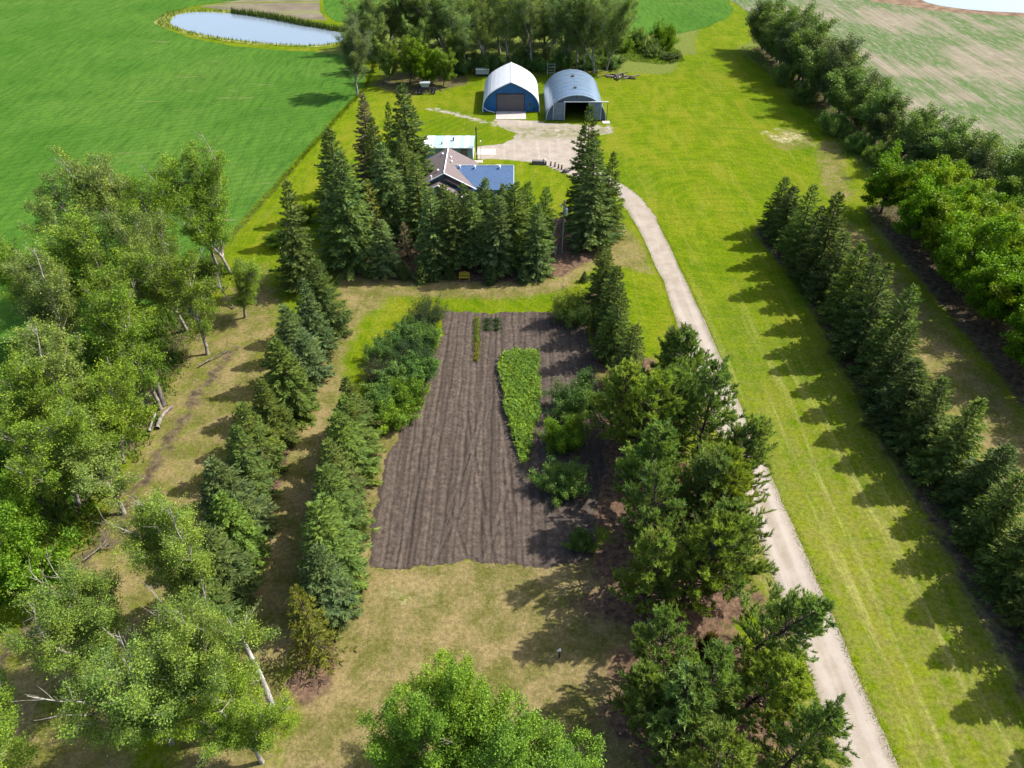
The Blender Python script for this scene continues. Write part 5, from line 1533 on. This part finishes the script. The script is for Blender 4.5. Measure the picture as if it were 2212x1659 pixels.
dead_limb('broken_poplar_stem', [g3(590, 1535, 0), g3(582, 1510, 1.8), g3(560, 1455, 5.2), g3(535, 1405, 8.0), g3(520, 1372, 9.6)], .30, .14, bark('white_poplar_bark', (.24, .225, .205), (.46, .445, .42), 3.0), 'broken white poplar stem rising from the bottom clump', 'trunk', 5, 9)
dead_limb('broken_poplar_stem', [g3(548, 1590, 0), g3(530, 1545, 2.5), g3(508, 1490, 5.5), g3(480, 1420, 8.6), g3(452, 1370, 10.5)], .30, .14, BARK_POPLAR, 'second pale poplar stem left of the broken white one', 'trunk', 7, 10)

# ------------------------------------------------------------------ garden greens, seedlings
rr = np.random.default_rng(77)
patch = rough_poly(gpoly([(1083, 768), (1110, 760), (1166, 766), (1169, 830), (1163, 900), (1148, 960), (1136, 1003), (1126, 1006), (1108, 960), (1094, 905), (1088, 850), (1078, 800)]), .5, .15, 31)
lo, hi = patch.min(0), patch.max(0)
Pp = rr.uniform(lo, hi, (5200, 2))
_sd = poly_sd(Pp, patch)
Pp = Pp[(_sd > 0) & (rr.random(len(Pp)) < np.clip(.35 + _sd * 1.1 + .35 * smooth_noise(Pp[:, 1] * 1.7 + Pp[:, 0], 8), 0, 1))]
C, T = [], []
hts = rr.uniform(.5, 1.0, len(Pp)) + .18 * smooth_noise(Pp[:, 1] * .9 + 3 * np.sin(Pp[:, 0] * 1.3), 3)
hts = np.clip(hts, .35, 1.3)
V = []
for k in range(6):
    n = len(Pp)
    z0 = hts * rr.uniform(.35, .9, n)
    base = np.stack([Pp[:, 0] + rr.normal(0, .07, n), Pp[:, 1] + rr.normal(0, .07, n), z0], 1)
    az = rr.uniform(0, 6.28, n)
    d = np.stack([np.cos(az) * .7, np.sin(az) * .7, rr.uniform(.1, .9, n)], 1)
    d = unit(d)
    L = rr.uniform(.22, .42, n)[:, None]
    sd_ = unit(np.cross(d, [0, 0, 1.0]))
    V.append(np.stack([base, base + d * L * .5 + sd_ * .065, base + d * L + np.array([0, 0, -.06]), base + d * L * .5 - sd_ * .065], 1))
    T.append(rr.random(n))
st = np.stack([Pp[:, 0], Pp[:, 1], np.zeros(len(Pp))], 1)
V.append(np.stack([st + [-.015, 0, .02], st + [.015, 0, .02], st + np.stack([np.full(len(Pp), .01), np.zeros(len(Pp)), hts], 1), st + np.stack([np.full(len(Pp), -.01), np.zeros(len(Pp)), hts], 1)], 1))
T.append(rr.random(len(Pp)))
o = link('garden_greens', quads_mesh('garden_greens', np.concatenate(V), MAT_LEAF, {'rnd': np.concatenate(T)}))
o.color = (.125, .215, .028, 1)
o['kind'] = 'stuff'
tag(o, 'dense stand of tall light green plants in the tilled garden', 'plants')


def seedling(seed, h, R, n, ls):
    r = np.random.default_rng(seed)
    C = r.normal(0, 1, (n, 3)) * np.array([R * .5, R * .5, h * .28]) + np.array([0, 0, h * .5])
    C = C[C[:, 2] > .03]
    w = Wood()
    for k in range(4):
        w.limb(curve((0, 0, -.02), (r.normal(0, .4), r.normal(0, .4), 1), h * .8, 3, r), .015, .005, 4)
    return w.mesh('stems', BARK_DARK), quads_mesh('leaves', leaf_quads(C, ls, r, .6), MAT_LEAF, {'rnd': r.random(len(C))}), h, R


SEED = [seedling(1, .45, .55, 240, .14), seedling(2, .35, .3, 150, .12)]
for c_, qx in enumerate((1052, 1073)):
    for i, qy in enumerate((694, 703, 713)):
        tree('garden_plant', SEED, 0, *ground(qx, qy), .5, .6, (.035, .07, .02), f'low dark green plant, {ORD[i]} down the {"plant column beside the seedling row" if c_ == 0 else "outer plant column"}', 'plant', 'dark plants at the top of the garden', ('stems', 'foliage'))
for i in range(20):
    qy = 692 + i * 4.6
    x, y = ground(1030.5, qy)
    tree('seedling', SEED, 1, x + _rp.gauss(0, .06), y, .42, .34, (.125, .165, .02) if i < 12 else (.17, .17, .027), f'yellow-green seedling, {ORD[i]} down the single garden row', 'plant', 'seedlings of the single garden row', ('stems', 'foliage'))

# ------------------------------------------------------------------ rough grass
def grass(name, P, h, wd, colr, label, seed=0, lean=.5):
    r = np.random.default_rng(seed)
    n = len(P)
    az = r.uniform(0, 6.28, n)
    hh = h * r.uniform(.5, 1.25, n)
    base = np.stack([P[:, 0], P[:, 1], np.full(n, .01)], 1)
    d = np.stack([np.cos(az) * lean * r.random(n), np.sin(az) * lean * r.random(n), np.ones(n)], 1)
    tip = base + d * hh[:, None]
    sd_ = np.stack([-np.sin(az), np.cos(az), np.zeros(n)], 1) * wd
    V = np.stack([base - sd_, base + sd_, tip], 1)
    o = link(name, quads_mesh(name, V, MAT_LEAF, {'rnd': r.random(n)}))
    o.color = (*colr, 1)
    o['kind'] = 'stuff'
    tag(o, label, 'grass')


def scatter(poly, n, seed):
    r = np.random.default_rng(seed)
    poly = np.array(poly)
    P = r.uniform(poly.min(0), poly.max(0), (n * 3, 2))
    return P[poly_sd(P, poly) > 0][:n]


grass('reed_grass', np.concatenate([scatter(bank, 9000, 1)[poly_sd(scatter(bank, 9000, 1), POND) < -.2]]), .9, .10, (0.1040, 0.1430, 0.0292), 'reedy grass ringing the pond', 1)
far_bank = gpoly([(500, 25), (570, 33), (650, 49), (750, 68), (752, 73), (650, 56), (570, 40), (500, 30)])
grass('bulrush', scatter(far_bank, 5000, 2), 1.6, .12, (0.0390, 0.0650, 0.0195), 'dark bulrushes along the far pond bank', 2, .25)
grass('rough_grass', np.concatenate([scatter([(58, 106), (64, 120), (66, 150), (63, 210), (76, 214), (78, 150), (84, 118), (96, 92), (74, 92)], 16000, 3)]), .55, .06, (0.0975, 0.1365, 0.0325), 'rough grass along the foot of the shelterbelt', 3)
grass('rough_grass', scatter(gpoly([(1340, 118), (1360, 95), (1440, 98), (1470, 112), (1480, 132), (1430, 140), (1360, 132)]), 5000, 4), .5, .07, (0.0910, 0.1560, 0.0195), 'taller grass round the bushes by the far crop', 4)
grass('understorey_weeds', (lambda Q, pl: Q[np.random.default_rng(6).random(len(Q)) < np.clip(poly_sd(Q, pl) / 4.5 + .35 * smooth_noise(Q[:, 1] * .8 + Q[:, 0] * .5, 4) - .1, 0, 1)])(scatter([(-60, 38), (-38, 38), (-39.5, 60), (-41, 92), (-50, 98), (-57, 70)], 30000, 5), [(-60, 38), (-38, 38), (-39.5, 60), (-41, 92), (-50, 98), (-57, 70)]), .7, .09, (0.0650, 0.1235, 0.0163), 'weedy green growth beneath the poplars', 5, .9)


def along(pts, n, spread, seed):
    r = np.random.default_rng(seed)
    pts = np.array(pts, float)
    seg = np.linalg.norm(np.diff(pts, axis=0), axis=1)
    cum = np.concatenate([[0], np.cumsum(seg)])
    t = r.uniform(0, cum[-1], n)
    x = np.interp(t, cum, pts[:, 0]); y = np.interp(t, cum, pts[:, 1])
    return np.stack([x, y], 1) + r.normal(0, spread, (n, 2))


grass('verge_grass', np.concatenate([along(gpoly(ROAD_R[:14]), 9000, .26, 41), along(gpoly(ROAD_L[15:]), 9000, .26, 42)]), .05, .04, (0.1150, 0.1700, 0.0090), 'short ragged grass creeping over the drive edges', 41, 1.2)
grass('field_margin_weeds', along(FIELD_EDGE, 9000, .35, 43), .35, .06, (0.0845, 0.1300, 0.0195), 'weedy margin along the green crop edge', 43, .9)
